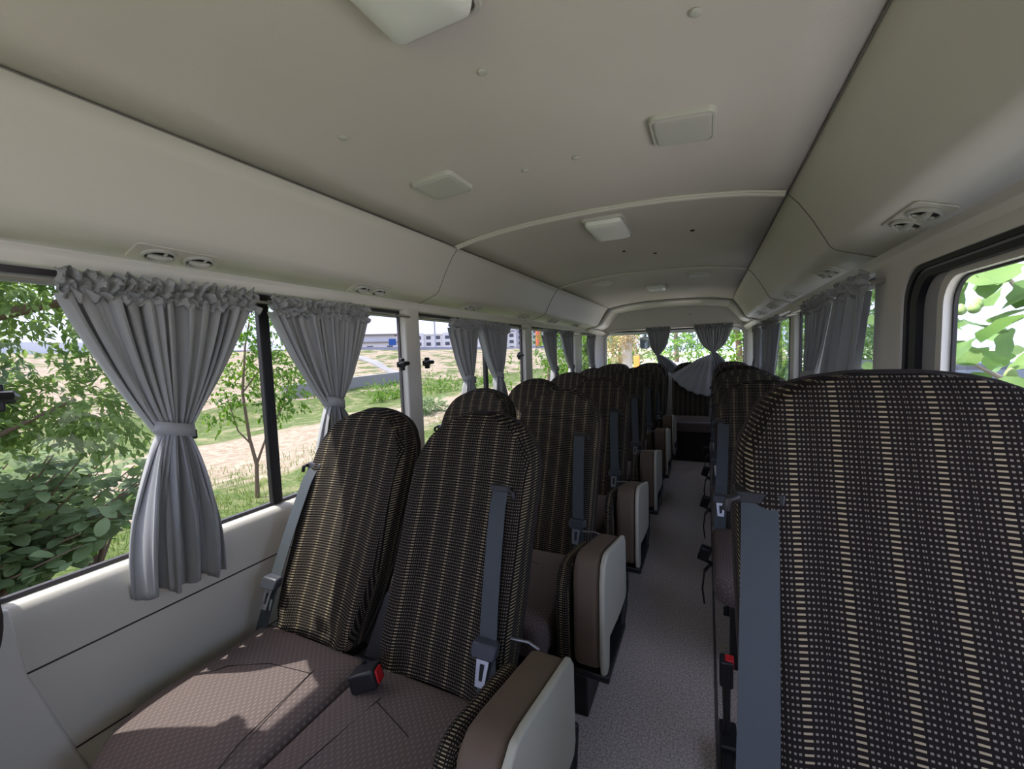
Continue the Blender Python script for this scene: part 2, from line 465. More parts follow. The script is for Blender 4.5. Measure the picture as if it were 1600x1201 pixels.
# pillars between the side windows: name, side, y0, y1
tn = 12
def pillar(s, y0, y1, xi=.953, m_=PILLAR):
    global tn
    bm = bmesh.new(); prism(bm, [(s*xi, y0+.012), (s*(xi-.004), y0+.04 if y1-y0 > .09 else y0+.02), (s*(xi-.004), y1-.04 if y1-y0 > .09 else y1-.02), (s*xi, y1-.012), (s*.995, y1), (s*.995, y0)], SILL-.02, 1.50, 'Z')
    o = link('trim_%d' % tn, bm, m_, bevel=(.006, 3)); o['kind'] = 'structure'; tn += 1
for y0, y1 in ((.17, .305), (1.665, 1.80), (3.19, 3.36), (4.66, 4.95), (5.45, 5.72)): pillar(-1, y0, y1)
for y0, y1 in ((1.70, 1.87), (3.316, 3.47), (4.60, 4.70), (5.45, 5.72)): pillar(1, y0, y1)
# front-left stretch ahead of the first pillar and outer ends
bm = bmesh.new(); bx(bm, -.985, -.96, YF, YF+.1, SILL, 1.49); bx(bm, .955, .985, YF, -.43, SILL, 1.49); o = link('trim_%d' % tn, bm, PILLAR, smooth=False); o['kind'] = 'structure'; tn += 1

# ---- side windows
wn = 2
side_t = .014
def side_window(s, y0, y1, mull=None, z0=SILL, z1=1.482, rod=True, pane_m=GLASS):
    """frame ring, pane, optional black mullion"""
    global wn
    yc = (y0+y1)/2; root = empty('window_%d' % wn, (s*.990, yc, z0), kind='structure'); wn += 1
    bm = bmesh.new(); t = .004 if abs(y0-.295) < .02 else .014
    for a in ((y0-.01, y1+.01, z0-.002, z0+.010), (y0-.01, y1+.01, z1-.012, z1+.004), (y0-.01, y0+t, z0, z1), (y1-t, y1+.01, z0, z1)):
        bx(bm, -.006, .008, a[0]-yc, a[1]-yc, a[2]-z0, a[3]-z0)
    link('frame', bm, DARKFRAME, root, smooth=False)
    bm = bmesh.new(); f = [bm.verts.new(p) for p in ((0, y0-yc, 0), (0, y1-yc, 0), (0, y1-yc, z1-z0), (0, y0-yc, z1-z0))]; bm.faces.new(f)
    link('pane', bm, pane_m, root, smooth=False)
    if mull is not None:
        bm = bmesh.new(); bx(bm, -.018 if s > 0 else -.006, .006 if s > 0 else .018, mull-.019-yc, mull+.019-yc, .004, z1-z0)
        link('mullion', bm, BLACKRUB, root, bevel=(.004, 2))
    return root
side_window(-1, .298, 1.665, .950)
side_window(-1, YF+.1, .17)
side_window(-1, 1.80, 3.19, 2.55)
side_window(-1, 3.36, 4.66, 4.05)
side_window(-1, 4.95, 5.45)
side_window(1, 1.87, 3.316, 2.6)
side_window(1, 3.47, 4.60, 3.62)
side_window(1, 4.70, 5.45)

# ---- door window at the right, with its rounded frame layers
def rr_yz(y0, y1, z0, z1, r, n=8):
    return rrect((y0+y1)/2, (z0+z1)/2, (y1-y0)/2, (z1-z0)/2, r, n)
def frame_layer(name, x, depth, o_, i_, m_, parent):
    bm = bmesh.new(); A = rr_yz(*o_); B = rr_yz(*i_); n = len(A)
    va = [bm.verts.new((x, a, b)) for a, b in A]; vb = [bm.verts.new((x, a, b)) for a, b in B]
    vc = [bm.verts.new((x+depth, a, b)) for a, b in B]; vd = [bm.verts.new((x+depth, a, b)) for a, b in A]
    for k in range(n):
        j = (k+1) % n
        bm.faces.new((va[k], va[j], vb[j], vb[k])); bm.faces.new((vb[k], vb[j], vc[j], vc[k])); bm.faces.new((vd[k], vd[j], va[j], va[k]))
        bm.faces.new((vc[k], vc[j], vd[j], vd[k]))
    return link(name, bm, m_, parent)
dr = empty('door_1', (.95, .75, 0), kind='structure')
def L(o_): return (o_[0]-.75, o_[1]-.75, o_[2], o_[3], o_[4])
frame_layer('surround', -.002, .05, L((-.44, 1.72, .03, 1.488, .02)), L((-.10, 1.62, .06, 1.455, .10)), PILLAR, dr)
frame_layer('door_seal', .004, .04, L((-.115, 1.635, .05, 1.468, .11)), L((-.08, 1.600, .08, 1.443, .10)), BLACKRUB, dr)
frame_layer('inner_groove', .012, .04, L((-.08, 1.600, .08, 1.443, .10)), L((-.06, 1.585, .10, 1.435, .09)), GREYSEAL, dr)
frame_layer('second_seal', .008, .05, L((-.06, 1.586, .10, 1.436, .09)), L((-.02, 1.55, .12, 1.420, .085)), BLACKRUB, dr)
frame_layer('door_panel', .025, .012, L((-.03, 1.575, .12, 1.425, .085)), L((.12, 1.462, .72, 1.416, .075)), mat('door_panel_grey', (.33, .33, .34), .5), dr)
frame_layer('window_reveal', .022, .018, L((.10, 1.470, .70, 1.422, .08)), L((.13, 1.440, .72, 1.405, .07)), PILLAR, dr)
frame_layer('window_gasket', .040, .008, L((.12, 1.455, .71, 1.412, .075)), L((.15, 1.432, .73, 1.400, .065)), BLACKRUB, dr)
bm = bmesh.new(); bm.faces.new([bm.verts.new((.046, a-.75, b)) for a, b in rr_yz(.12, 1.45, .71, 1.410, .07)]); link('pane', bm, CLEAR, dr, smooth=False)

# ------------------------------------------------------------------ seats
K = .42                       # recline, metres back per metre up
HW = [(.42, .158), (.47, .174), (.55, .183), (.66, .185), (.76, .190), (.86, .194), (.92, .192), (.955, .184), (.985, .170), (1.01, .152), (1.03, .130), (1.047, .102), (1.06, .068), (1.067, .040), (1.070, .02)]
HW_R = [(.42, .180), (.55, .192), (.70, .198), (.86, .202), (.93, .198), (.965, .188), (.99, .176), (1.01, .168), (1.03, .152), (1.045, .133), (1.056, .110), (1.064, .08), (1.070, .03)]
def backrest_meshes(hw, trim_inner=0, hw_l=None, th=.10, wedge=0):
    """front shell and back shell of one backrest; origin on the floor below the hinge line, x centred"""
    zs = [];  z = .42
    while z < .99: zs.append(z); z += .03
    zs += [1.0, 1.015, 1.03, 1.043, 1.054, 1.062, 1.067, 1.070]
    NF, NS = 30, 5
    bmF = bmesh.new(); uvl = bmF.loops.layers.uv.new('UVMap'); bmB = bmesh.new(); bmB.loops.layers.uv.new('UVMap')
    rowsF, rowsB, pipe = [], [], [[], []]
    for z in zs:
        wR = interp(hw, z); wL = wR
        if z < .62 and trim_inner:
            cut = .025*(1-(z-.42)/.20)**.7
            if trim_inner < 0: wL -= cut
            else: wR -= cut
        tz = max(0, (z-1.0)/.07); tf = math.sqrt(max(0, 1-tz*tz))
        T = th*(.35 + .65*tf)*(1 if z > .5 else .9)
        yo = K*(z-.42) + (1-tf)*.03
        def fy(s):   # front face relief: shallow hollow between soft bolsters, rounded at the edge
            e = abs(s)
            return (.012*(1-e*e*1.3) - .010*math.exp(-((e-.78)/.16)**2))*(1-.8*max(0, min(1, (z-.86)/.14))) + .026*(max(0, e-.93)/.07)**2 + (.006 if z < .46 else 0)
        F = []; U = []
        for k in range(NF+1):
            s = -1 + 2*k/NF; s = math.copysign(abs(s)**.85, s)
            x = s*(wR if s > 0 else wL); F.append((x, yo + fy(s), z)); U.append((x, z*1.085))
        # wrap patterned cloth 55 % round the sides
        def side(sg, w_):
            out = []
            for k in range(1, NS+1):
                q = k/NS; out.append(((sg*(w_ + .006*math.sin(PI*q*.5)), yo + .028 + T*.5*q, z), (sg*(w_ + .028 + T*.5*q), z*1.085)))
            return out
        Ls = side(-1, wL)[::-1]; Rs = side(1, wR)
        rowsF.append([(p, u_) for p, u_ in Ls] + list(zip(F, U)) + [(p, u_) for p, u_ in Rs])
        B = []
        xl, xr = Ls[0][0], Rs[-1][0]
        B.append(xl)
        B.append((xl[0]+.004, yo + .028 + T*.75, z))
        for k in range(9):
            s = -1 + 2*k/8; B.append(((wR if s > 0 else wL)*s*.94, yo + T + .012*(1-s*s), z))
        B.append((xr[0]-.004, yo + .028 + T*.75, z)); B.append(xr)
        rowsB.append(B); pipe[0].append(Vector(xl)); pipe[1].append(Vector(xr))
    vF = [[bmF.verts.new(p) for p, _ in r] for r in rowsF]
    for i in range(len(zs)-1):
        for k in range(len(rowsF[0])-1):
            f = bmF.faces.new((vF[i][k], vF[i][k+1], vF[i+1][k+1], vF[i+1][k]))
            for lp, (a, b) in zip(f.loops, ((i, k), (i, k+1), (i+1, k+1), (i+1, k))): lp[uvl].uv = rowsF[a][b][1]
    # hem at the bottom
    hem = [bmF.verts.new((p[0], p[1]+.02, p[2]-.03)) for p, _ in rowsF[0]]
    for k in range(len(hem)-1): bmF.faces.new((hem[k], hem[k+1], vF[0][k+1], vF[0][k]))
    vB = [[bmB.verts.new(p) for p in r] for r in rowsB]
    for i in range(len(zs)-1):
        for k in range(len(rowsB[0])-1): bmB.faces.new((vB[i][k+1], vB[i][k], vB[i+1][k], vB[i+1][k+1]))
    top = rowsF[-1]; cap = [bmB.verts.new(p) for p, _ in top] + [bmB.verts.new(p) for p in rowsB[-1][::-1][1:-1]]
    try: bmB.faces.new(cap)
    except Exception: pass
    bmB.faces.new([v for v in vB[0]])
    path = pipe[0] + pipe[1][::-1]
    bmP = bmesh.new(); tube(bmP, [p + Vector((0, -.002, 0)) for p in path], .0042, 6)
    return bmF, bmB, bmP

def cushion_mesh(outline, zt, depth=.11, dome=.018, uvs=1.0):
    """padded cushion from a plan outline (x,y); zt top height at the rim"""
    bm = bmesh.new(); uvl = bm.loops.layers.uv.new('UVMap')
    cx = sum(p[0] for p in outline)/len(outline); cy = sum(p[1] for p in outline)/len(outline)
    R = []
    for f, z in ((.97, zt-depth), (1.0, zt-depth*.75), (1.005, zt-.045), (.99, zt-.018), (.965, zt-.005), (.92, zt+.001), (.82, zt+dome*.35), (.65, zt+dome*.75), (.4, zt+dome), (.15, zt+dome)):
        R.append([bm.verts.new((cx+(x-cx)*f, cy+(y-cy)*f, z)) for x, y in outline])
    n = len(outline)
    for a, b in zip(R, R[1:]):
        for k in range(n): bm.faces.new((a[k], a[(k+1) % n], b[(k+1) % n], b[k]))
    bm.faces.new(R[-1]); bm.faces.new(R[0][::-1])
    bmesh.ops.recalc_face_normals(bm, faces=bm.faces[:])
    for f in bm.faces:
        up = abs(f.normal.z) > .35
        for lp in f.loops:
            c_ = lp.vert.co; lp[uvl].uv = (c_.x, c_.y) if up else (c_.x + c_.y, c_.z)
    return bm

def round_plan(x0, x1, y0, y1, rfl, rfr, rb=.03, n=8):
    """plan outline; rfl / rfr radius at the front (low y) left / right corner"""
    o = []
    for cx, cy, r, a0 in ((x0+rfl, y0+rfl, rfl, PI), (x1-rfr, y0+rfr, rfr, 1.5*PI), (x1-rb, y1-rb, rb, 0), (x0+rb, y1-rb, rb, .5*PI)):
        for k in range(n+1):
            a = a0 + PI/2*k/n; o.append((cx + r*math.cos(a), cy + r*math.sin(a)))
    return o

def surf(x, z, off=.0):        # point just in front of the backrest face (local)
    return Vector((x, K*(z-.42) - off, z))

def belt_parts(root, xg, xb, z_low=.30, ztong=.555, width=.046, side=1, zg=.885):
    g = bmesh.new()
    prism(g, [(xg-.030*1, zg-.006), (xg+.030, zg-.006), (xg+.032, zg+.010), (xg-.032, zg+.010)], -.006, .03, 'Y')
    for v in g.verts: v.co.y += K*(v.co.z-.42) + .0
    # hooked end of the guide
    tube(g, [surf(xg+side*.026, zg+.004, .010), surf(xg+side*.040, zg-.002, .012), surf(xg+side*.043, zg-.020, .006)], .0065, 8)
    link('belt_guide', g, BLACKPL, root, bevel=(.003, 2))
    b = bmesh.new()
    pts = []
    for i in range(13):
        t = i/12; z = zg - (zg-z_low)*t; x = xg + (xb-xg)*t
        pts.append(surf(x, z, .012 + .012*math.sin(PI*t)))
    pts[0] = surf(xg, zg, .002)
    ribbon(b, pts, width, .002); link('belt', b, BELT, root)
    x = xg + (xb-xg)*(zg-ztong)/(zg-z_low)
    h = bmesh.new(); prism(h, [(x-.033, ztong-.008), (x-.028, ztong-.016), (x+.028, ztong-.016), (x+.033, ztong-.008), (x+.033, ztong+.010), (x+.028, ztong+.016), (x-.028, ztong+.016), (x-.033, ztong+.010)], -.046, -.020, 'Y')
    for v in h.verts: v.co.y += K*(v.co.z-.42)
    hh = link('belt_tongue', h, HOUSING, root, bevel=(.004, 2))
    c = bmesh.new(); zt = ztong-.014
    O = [(x-.019, zt), (x-.014, zt-.058), (x+.010, zt-.058), (x+.015, zt)]; I = [(x-.008, zt-.014), (x-.006, zt-.046), (x+.003, zt-.046), (x+.005, zt-.014)]
    for yy in (-.036, -.033):
        vo = [c.verts.new((a, yy, b_)) for a, b_ in O]; vi = [c.verts.new((a, yy, b_)) for a, b_ in I]
        for k in range(4):
            j = (k+1) % 4; c.faces.new((vo[k], vo[j], vi[j], vi[k]))
        if yy == -.036: po, pi = vo, vi
    for k in range(4):
        j = (k+1) % 4; c.faces.new((po[k], vo[k], vo[j], po[j])); c.faces.new((pi[k], pi[j], vi[j], vi[k]))
    for v in c.verts: v.co.y += K*(v.co.z-.42)
    link('latch_plate', c, CHROME, hh, smooth=False)['label'] = 'bright steel latch plate'

def buckle(root, loc, rot, stalk_to, size=(.05, .036, .062), red=True):
    M_ = Matrix.Translation(loc) @ rot
    b = bmesh.new(); sx, sy, sz = size
    bx(b, -sx/2, sx/2, -sy/2, sy/2, -sz/2, sz/2, M_)
    o = link('buckle', b, BLACKPL, root, bevel=(.006, 3))
    r = bmesh.new()
    if red: bx(r, -sx*.36, sx*.36, -sy*.30, sy*.25, sz/2-.003, sz/2+.004, M_); link('release_button', r, RED, o, bevel=(.002, 2))['label'] = 'red push button'
    else: r.free()
    s = bmesh.new(); p0 = M_ @ Vector((0, 0, -sz/2+.004)); ribbon(s, [p0, (p0+Vector(stalk_to))/2 + Vector((0, 0, .004)), Vector(stalk_to)], .03, .006, wdir=(M_.to_3x3() @ Vector((1, 0, 0)))); link('buckle_stalk', s, BLACKPL, root)

def add_back(root, hw, trim_inner=0):
    F, B, P_ = backrest_meshes(hw, trim_inner)
    o = link('backrest', F, FABRIC, root); link('back_cover', B, BACKFAB, o)['label'] = 'plain dark brown back cover'
    link('piping', P_, PIPING, o)
    return o

def pedestal(root, x0, x1, y0=-.36, y1=.10, z1=.34):
    bm = bmesh.new(); bx(bm, x0, x1, y0, y1, z1-.05, z1); link('seat_pan', bm, BLACKPL, root, bevel=(.008, 2))
    for y in (y0+.05, y1-.06):
        bm = bmesh.new(); bx(bm, x0+.03, x0+.07, y-.018, y+.018, .0, z1-.05); bx(bm, x1-.07, x1-.03, y-.018, y+.018, .0, z1-.05); bx(bm, x0+.02, x1-.02, y-.022, y+.022, .0, .02)
        link('leg', bm, BLACKPL, root, smooth=False)

def seams(root, lines):
    bm = bmesh.new()
    for l in lines: tube(bm, l, .0011, 5)
    return link('seam', bm, SEAM, root)

# ---- left window seat (local origin: below the hinge line on the floor)
def make_window_seat(label, group):
    t = empty('passenger_seat', (0, 0, 0), 0, label, 'bus seat', group)
    add_back(t, HW, 1)
    c = link('cushion', cushion_mesh(round_plan(-.215, .222, -.47, .02, .20, .02), .425, .10, .02), CUSH, t)
    seams(c, [[(.19, -.46, .418), (.16, -.30, .4445), (.13, -.10, .4435), (.12, -.01, .427)], [(-.19, -.27, .4265), (-.10, -.17, .4445), (.0, -.12, .4455), (.13, -.10, .4435)]])
    belt_parts(t, -.170, -.200, z_low=.36, side=-1)
    pedestal(t, -.20, .20)
    return t

def make_aisle_seat(label, group):
    t = empty('passenger_seat', (0, 0, 0), 0, label, 'bus seat', group)
    add_back(t, [(.42, .172), (.47, .186), (.55, .190), (.66, .191)] + HW[4:], 0)
    c = link('cushion', cushion_mesh(round_plan(-.205, .185, -.47, .02, .02, .05), .425, .10, .02), CUSH, t)
    seams(c, [[(-.13, -.46, .418), (-.11, -.30, .4445), (-.08, -.10, .4440), (-.08, -.01, .427)], [(-.08, -.10, .4440), (.04, -.14, .4455), (.17, -.20, .428)]])
    belt_parts(t, .118, .160, z_low=.44, side=1)
    # black bracket and buckle in the gap between the two backs
    bm = bmesh.new(); prism(bm, [(-.245, .42), (-.150, .42), (-.145, .50), (-.175, .585), (-.215, .575)], .02, .045, 'Y')
    for v in bm.verts: v.co.y += K*(v.co.z-.42)
    link('hinge_cover', bm, BLACKPL, t, bevel=(.006, 2))
    buckle(t, Vector((-.135, -.075, .468)), Matrix.Rotation(1.25, 4, 'Y') @ Matrix.Rotation(-.35, 4, 'X'), (-.200, -.01, .43), (.045, .05, .068))
    pedestal(t, -.18, .16)
    return t

def make_right_seat(label, group):
    t = empty('passenger_seat', (0, 0, 0), 0, label, 'bus seat', group)
    add_back(t, HW_R, 0)
    link('cushion', cushion_mesh(round_plan(-.225, .225, -.47, .02, .06, .06), .425, .10, .02), CUSH, t)
    belt_parts(t, -.178, -.198, z_low=.40, side=-1)
    buckle(t, Vector((-.255, -.14, .36)), Matrix.Rotation(.25, 4, 'Y') @ Matrix.Rotation(.3, 4, 'X'), (-.215, -.09, .28), (.04, .03, .07), False)
    s = bmesh.new(); ribbon(s, [(-.235, -.20, .34), (-.255, -.20, .31), (-.262, -.205, .24), (-.255, -.20, .17)], [.02, .03, .03, .016], .006, wdir=(0, 1, 0)); link('strap_end', s, BLACKPL, t)
    pedestal(t, -.20, .20)
    return t

ROWS = [.78, 1.55, 2.30, 3.08, 3.88, 4.64]
ORD = ['front', 'second', 'third', 'fourth', 'fifth', 'sixth']
index_kids()
XWIN, XAIS, XRT = -.632, -.198, .690
ws = make_window_seat('patterned window seat beside the tied grey curtain, sunlit cushion, nearest window seat on the left', 'left window seats')
as_ = make_aisle_seat('patterned aisle seat nearest the camera on the left, its buckle lying on the cushion', 'left aisle seats')
rs = make_right_seat('large patterned seat filling the right foreground with a grey belt hanging down', 'right side seats')
index_kids()
ws.location = (XWIN, ROWS[0], 0); as_.location = (XAIS, ROWS[0], 0)
rs.location = (.688, .525, .130); rs.scale = (1.07, 1, 1)
for i, y in enumerate(ROWS[1:], 1):
    w_ = copy_tree(ws); w_.location = (XWIN, y, 0); w_['label'] = 'dark patterned window seat of the %s row from the front on the left' % ORD[i]
    a_ = copy_tree(as_); a_.location = (XAIS, y, 0); a_['label'] = 'dark patterned aisle seat of the %s row from the front on the left' % ORD[i]
w0 = copy_tree(ws); w0.location = (XWIN, -.158, 0); w0.scale = (1, 1, .87); w0['label'] = 'patterned seat at the far left edge of the photo, only its rounded side showing'
del w0['group']
RROWS = [2.05, 2.71, 3.36, 4.02]
for i, y in enumerate(RROWS):
    r_ = copy_tree(rs); r_.location = (XRT, y, 0)
    r_['label'] = ['dark patterned seat directly behind the large right foreground seat', 'second dark seat behind the large right foreground seat, its rim peeking over', 'third dark seat behind the large right foreground seat, rim peeking over', 'last single dark seat on the right, just ahead of the rear bench'][i]
# rear bench: four backs across the coach
bench_x = [-.665, -.215, .250, .690]
bn = ['rear bench seat in the left corner beside the last left curtain', 'rear bench seat left of the aisle', 'rear bench seat facing straight down the aisle under the hanging curtain', 'rear bench seat in the right corner below the rear window']
def make_bench_seat(label):
    t = empty('bench_seat', (0, 0, 0), 0, label, 'bus seat', 'rear bench seats')
    add_back(t, HW_R, 0)
    link('cushion', cushion_mesh(round_plan(-.220, .220, -.36, .02, .03, .03), .455, .12, .014), CUSH, t)
    bm = bmesh.new(); bx(bm, -.215, .215, -.365, -.345, .425, .447); link('lit_cushion_edge', bm, mat('lit_edge_grey', (.22, .22, .25), .4), t, bevel=(.006, 2))  # light caught along the cushion front, modelled as a paler grey strip
    bm = bmesh.new(); bx(bm, -.218, .218, -.33, .04, .0, .34); link('base_panel', bm, mat('bench_base', (.02, .017, .017), .7), t, bevel=(.006, 2))
    return t
bs = make_bench_seat(bn[2]); index_kids()
for i, x in enumerate(bench_x):
    o = bs if i == 2 else copy_tree(bs)
    if i != 2: o['label'] = bn[i]
    o.location = (x, 5.20, 0)

# the front right seat stands on a raised box
o = box('seat_riser', .50, .92, .16, .66, 0, .129, BLACKPL, bevel=(.01, 2)); tag(o, 'black raised box below the large right foreground seat', 'seat base')
# buckle on a stalk standing beside the front right seat, low by the aisle
t = empty('seat_belt_buckle', (.478, 1.30, 0), 0, 'black belt buckle with red button standing beside the large right seat', 'buckle')
bm = bmesh.new(); bx(bm, -.018, .018, -.022, .022, .255, .335); q = link('buckle_body', bm, BLACKPL, t, bevel=(.006, 3))
bm = bmesh.new(); bx(bm, -.004, .0195, -.014, .014, .312, .338); link('release_button', bm, RED, q, bevel=(.002, 2))
bm = bmesh.new(); tube(bm, [(0, 0, .0), (.002, .004, .15), (0, 0, .258)], [.016, .010, .012], 8); link('stalk', bm, BLACKPL, t)
bm = bmesh.new(); bx(bm, -.018, .03, -.05, .05, 0, .10); bx(bm, -.010, .02, -.42, .02, 0.0, .085); link('floor_bracket', bm, BLACKPL, t, bevel=(.006, 2))

# ---- folded jump seats in the aisle
JP = [(0, -.015), (-.02, .012), (-.10, .030), (-.26, .066), (-.30, .070), (-.335, .050), (-.352, .0), (-.362, -.22), (-.352, -.275), (-.325, -.292), (-.295, -.285), (-.283, -.20), (-.10, -.225), (-.015, -.225), (0, -.20)]
def make_jump(label):
    t = empty('folding_jump_seat', (0, 0, 0), 0, label, 'jump seat', 'folded jump seats along the aisle')
    bm = bmesh.new(); prism(bm, [(y, z+.572) for y, z in JP], .142, .158); link('shell', bm, SHELL, t, bevel=(.006, 3))['label'] = 'pale beige plastic shell'
    J2 = [(0, -.02), (-.02, .008), (-.10, .026), (-.26, .062), (-.30, .066), (-.335, .046), (-.352, -.004), (-.360, -.22), (-.345, -.270), (-.015, -.240)]
    bm = bmesh.new(); prism(bm, [(y, z+.572) for y, z in J2], .062, .141); link('cushion', bm, BROWNPAD, t, bevel=(.016, 4))['label'] = 'brown vinyl cushion'
    J3 = [(-.02, -.06), (-.05, -.01), (-.12, .008), (-.27, .035), (-.31, .03), (-.345, -.01), (-.36, -.06), (-.365, -.22), (-.345, -.265), (-.03, -.24)]
    bm = bmesh.new(); uvl = bm.loops.layers.uv.new('UVMap'); prism(bm, [(y, z+.565) for y, z in J3], .008, .050)
    for f in bm.faces:
        for lp in f.loops:
            c_ = lp.vert.co; n_ = f.normal
            lp[uvl].uv = (c_.y, c_.z) if abs(n_.x) > .5 else (c_.x, c_.y + c_.z)
    link('backrest', bm, FABRIC, t, bevel=(.014, 4))['label'] = 'thin backrest in striped dark fabric'
    bm = bmesh.new()
    tube(bm, [(.150, -.33, .275), (.150, -.10, .262), (.150, -.01, .32), (.148, .012, .40)], .014, 8)
    tube(bm, [(.02, -.33, .275), (.02, -.10, .262), (.02, -.01, .32)], .014, 8)
    bx(bm, .0, .165, -.34, -.06, .262, .286); bx(bm, .02, .135, -.10, -.005, .30, .50)
    bx(bm, -.03, .06, -.20, -.04, .0, .27)
    link('bracket', bm, BLACKPL, t, bevel=(.005, 2))
    bm = bmesh.new(); tube(bm, [(-.01, .02, .555), (.04, .018, .560), (.07, .010, .556)], .0035, 8); link('hinge_pin', bm, CHROME, t)
    return t
JY = [.84, 1.49, 2.15, 2.86, 3.62, 4.30]
js = make_jump('folded jump seat nearest the camera beside the front left aisle seat'); index_kids()
for i, y in enumerate(JY):
    o = js if i == 0 else copy_tree(js)
    if i: o['label'] = 'folded brown and beige jump seat beside the %s left row' % ORD[i]
    o.location = (0, y, 0)

# ------------------------------------------------------------------ curtains
def curtain(name, label, group, place, top, waist, bot, pleats=13, seed=0, tie=True, bulge=.0, nv=54, header=.055, depth=(.020, .030, .026), mcl=None):
    """place(a, d, z) -> world point: a along the rod, d out from the window. top=(a0,a1,z), waist=(a0,a1,z) or None, bot=(a0,a1,z0,z1)"""
    rnd = random.Random(seed); ph = [rnd.uniform(0, 6.28) for _ in range(8)]
    a_c = (top[0]+top[1])/2; origin = Vector(place(a_c, 0, bot[2]))
    root = empty(name, origin, 0, label, 'curtain', group)
    NU = pleats*10
    def fold(u, amp, v, low=0.0):
        w_ = u + .022*math.sin(2*PI*u*2.3 + ph[0]) + .010*math.sin(2*PI*u*5.1 + ph[1] + 2*v)
        a = math.sin(2*PI*pleats*w_ + ph[2]) ; a = math.copysign(abs(a)**.8, a)
        return amp*(a*(1-.72*low)*(.75 + .25*math.sin(2*PI*u*3.7 + ph[3])) + (.35+.9*low)*math.sin(2*PI*pleats*.33*u + ph[4] + 1.5*v))
    bm = bmesh.new(); G = []
    zt, zw = top[2]-header, (waist[2] if waist else None)
    for j in range(nv+1):
        v = j/nv; row = []
        for i in range(NU+1):
            u = i/NU
            zb = bot[2] + (bot[3]-bot[2])*u + .006*math.sin(2*PI*u*pleats*.5 + ph[5])
            if waist:
                if v < .52:
                    q = v/.52; e = q**1.15; e = e*(1-.16*math.sin(PI*q)*bulge)
                    a0 = top[0] + (waist[0]-top[0])*e; a1 = top[1] + (waist[1]-top[1])*e
                    z = zt + (zw-zt)*q - .018*math.sin(PI*u)*math.sin(PI*q)
                    amp = depth[0] + (depth[1]*.55-depth[0])*q
                    body = .018*q*math.sqrt(max(0, 1-(2*u-1)**2))
                else:
                    q = (v-.52)/.48; e = math.sin(min(1, q*1.15)*PI/2)**.8
                    a0 = waist[0] + (bot[0]-waist[0])*e; a1 = waist[1] + (bot[1]-waist[1])*e
                    z = zw + (zb-zw)*q; amp = depth[1]*.55 + (depth[2]-depth[1]*.55)*e
                    body = .018*(1-q)*math.sqrt(max(0, 1-(2*u-1)**2)) + .02*math.sin(PI*q)*.5
            else:
                q = v; a0 = top[0] + (bot[0]-top[0])*q; a1 = top[1] + (bot[1]-top[1])*q; z = zt + (zb-zt)*q; amp = depth[0] + (depth[2]-depth[0])*q; body = 0
            d = fold(u, amp, v, (0 if v < .52 else min(1, (v-.52)/.25)) if waist else .35) + body
            a = a0 + (a1-a0)*u + .12*(a1-a0)/pleats*math.sin(4*PI*pleats*u+ph[6])
            row.append(bm.verts.new(Vector(place(a, d, z)) - origin))
        G.append(row)
    for j in range(nv):
        for i in range(NU): bm.faces.new((G[j][i], G[j][i+1], G[j+1][i+1], G[j+1][i]))
    cl = link('cloth', bm, mcl or CURT, root)
    s_ = cl.modifiers.new('solid', 'SOLIDIFY'); s_.thickness = .0022
    # hem stitched along the bottom
    # crumpled gathered header
    bm = bmesh.new(); H = []; nh = 14; NU2 = pleats*9
    for j in range(nh+1):
        v = j/nh; row = []
        for i in range(NU2+1):
            u = i/NU2; a = top[0] - .006 + (top[1]-top[0]+.012)*u
            fr = pleats*1.25
            d = .012 + .017*math.sin(2*PI*fr*u + 2.2*math.sin(3*PI*v + 7*u + ph[1]) + ph[2]) * (.45 + .55*math.sin(PI*min(1, v*1.1)))
            nz_ = noise.noise(Vector((a*42 + seed*7, v*3.2, seed))); d += .018*nz_
            z = top[2] + .006*math.sin(2*PI*fr*u + ph[4]) - (header+.012)*v + .012*noise.noise(Vector((a*55, v*2.5, 9+seed)))
            if abs(v-.68) < .10: d *= .35
            row.append(bm.verts.new(Vector(place(a, d, z)) - origin))
        H.append(row)
    for j in range(nh):
        for i in range(NU2): bm.faces.new((H[j][i], H[j][i+1], H[j+1][i+1], H[j+1][i]))
    hd = link('gathered_header', bm, CURT_IN, root); s_ = hd.modifiers.new('solid', 'SOLIDIFY'); s_.thickness = .002
    if waist and tie:
        bm = bmesh.new(); ac = (waist[0]+waist[1])/2; hw = (waist[1]-waist[0])/2 + .010; n = 28; lo_, hi_ = [], []
        for k in range(n):
            an = 2*PI*k/n; a = ac + hw*math.cos(an); d = .014 + .034*math.sin(an)
            zt_ = waist[2] + .014 - .012*math.cos(an)*1.0
            lo_.append((a, d, zt_-.017)); hi_.append((a, d, zt_+.017))
        A = [bm.verts.new(Vector(place(*p)) - origin) for p in lo_]; B = [bm.verts.new(Vector(place(*p)) - origin) for p in hi_]
        for k in range(n): bm.faces.new((A[k], A[(k+1) % n], B[(k+1) % n], B[k]))
        tb = link('tieback', bm, CURT, root); s_ = tb.modifiers.new('solid', 'SOLIDIFY'); s_.thickness = .004
    return root

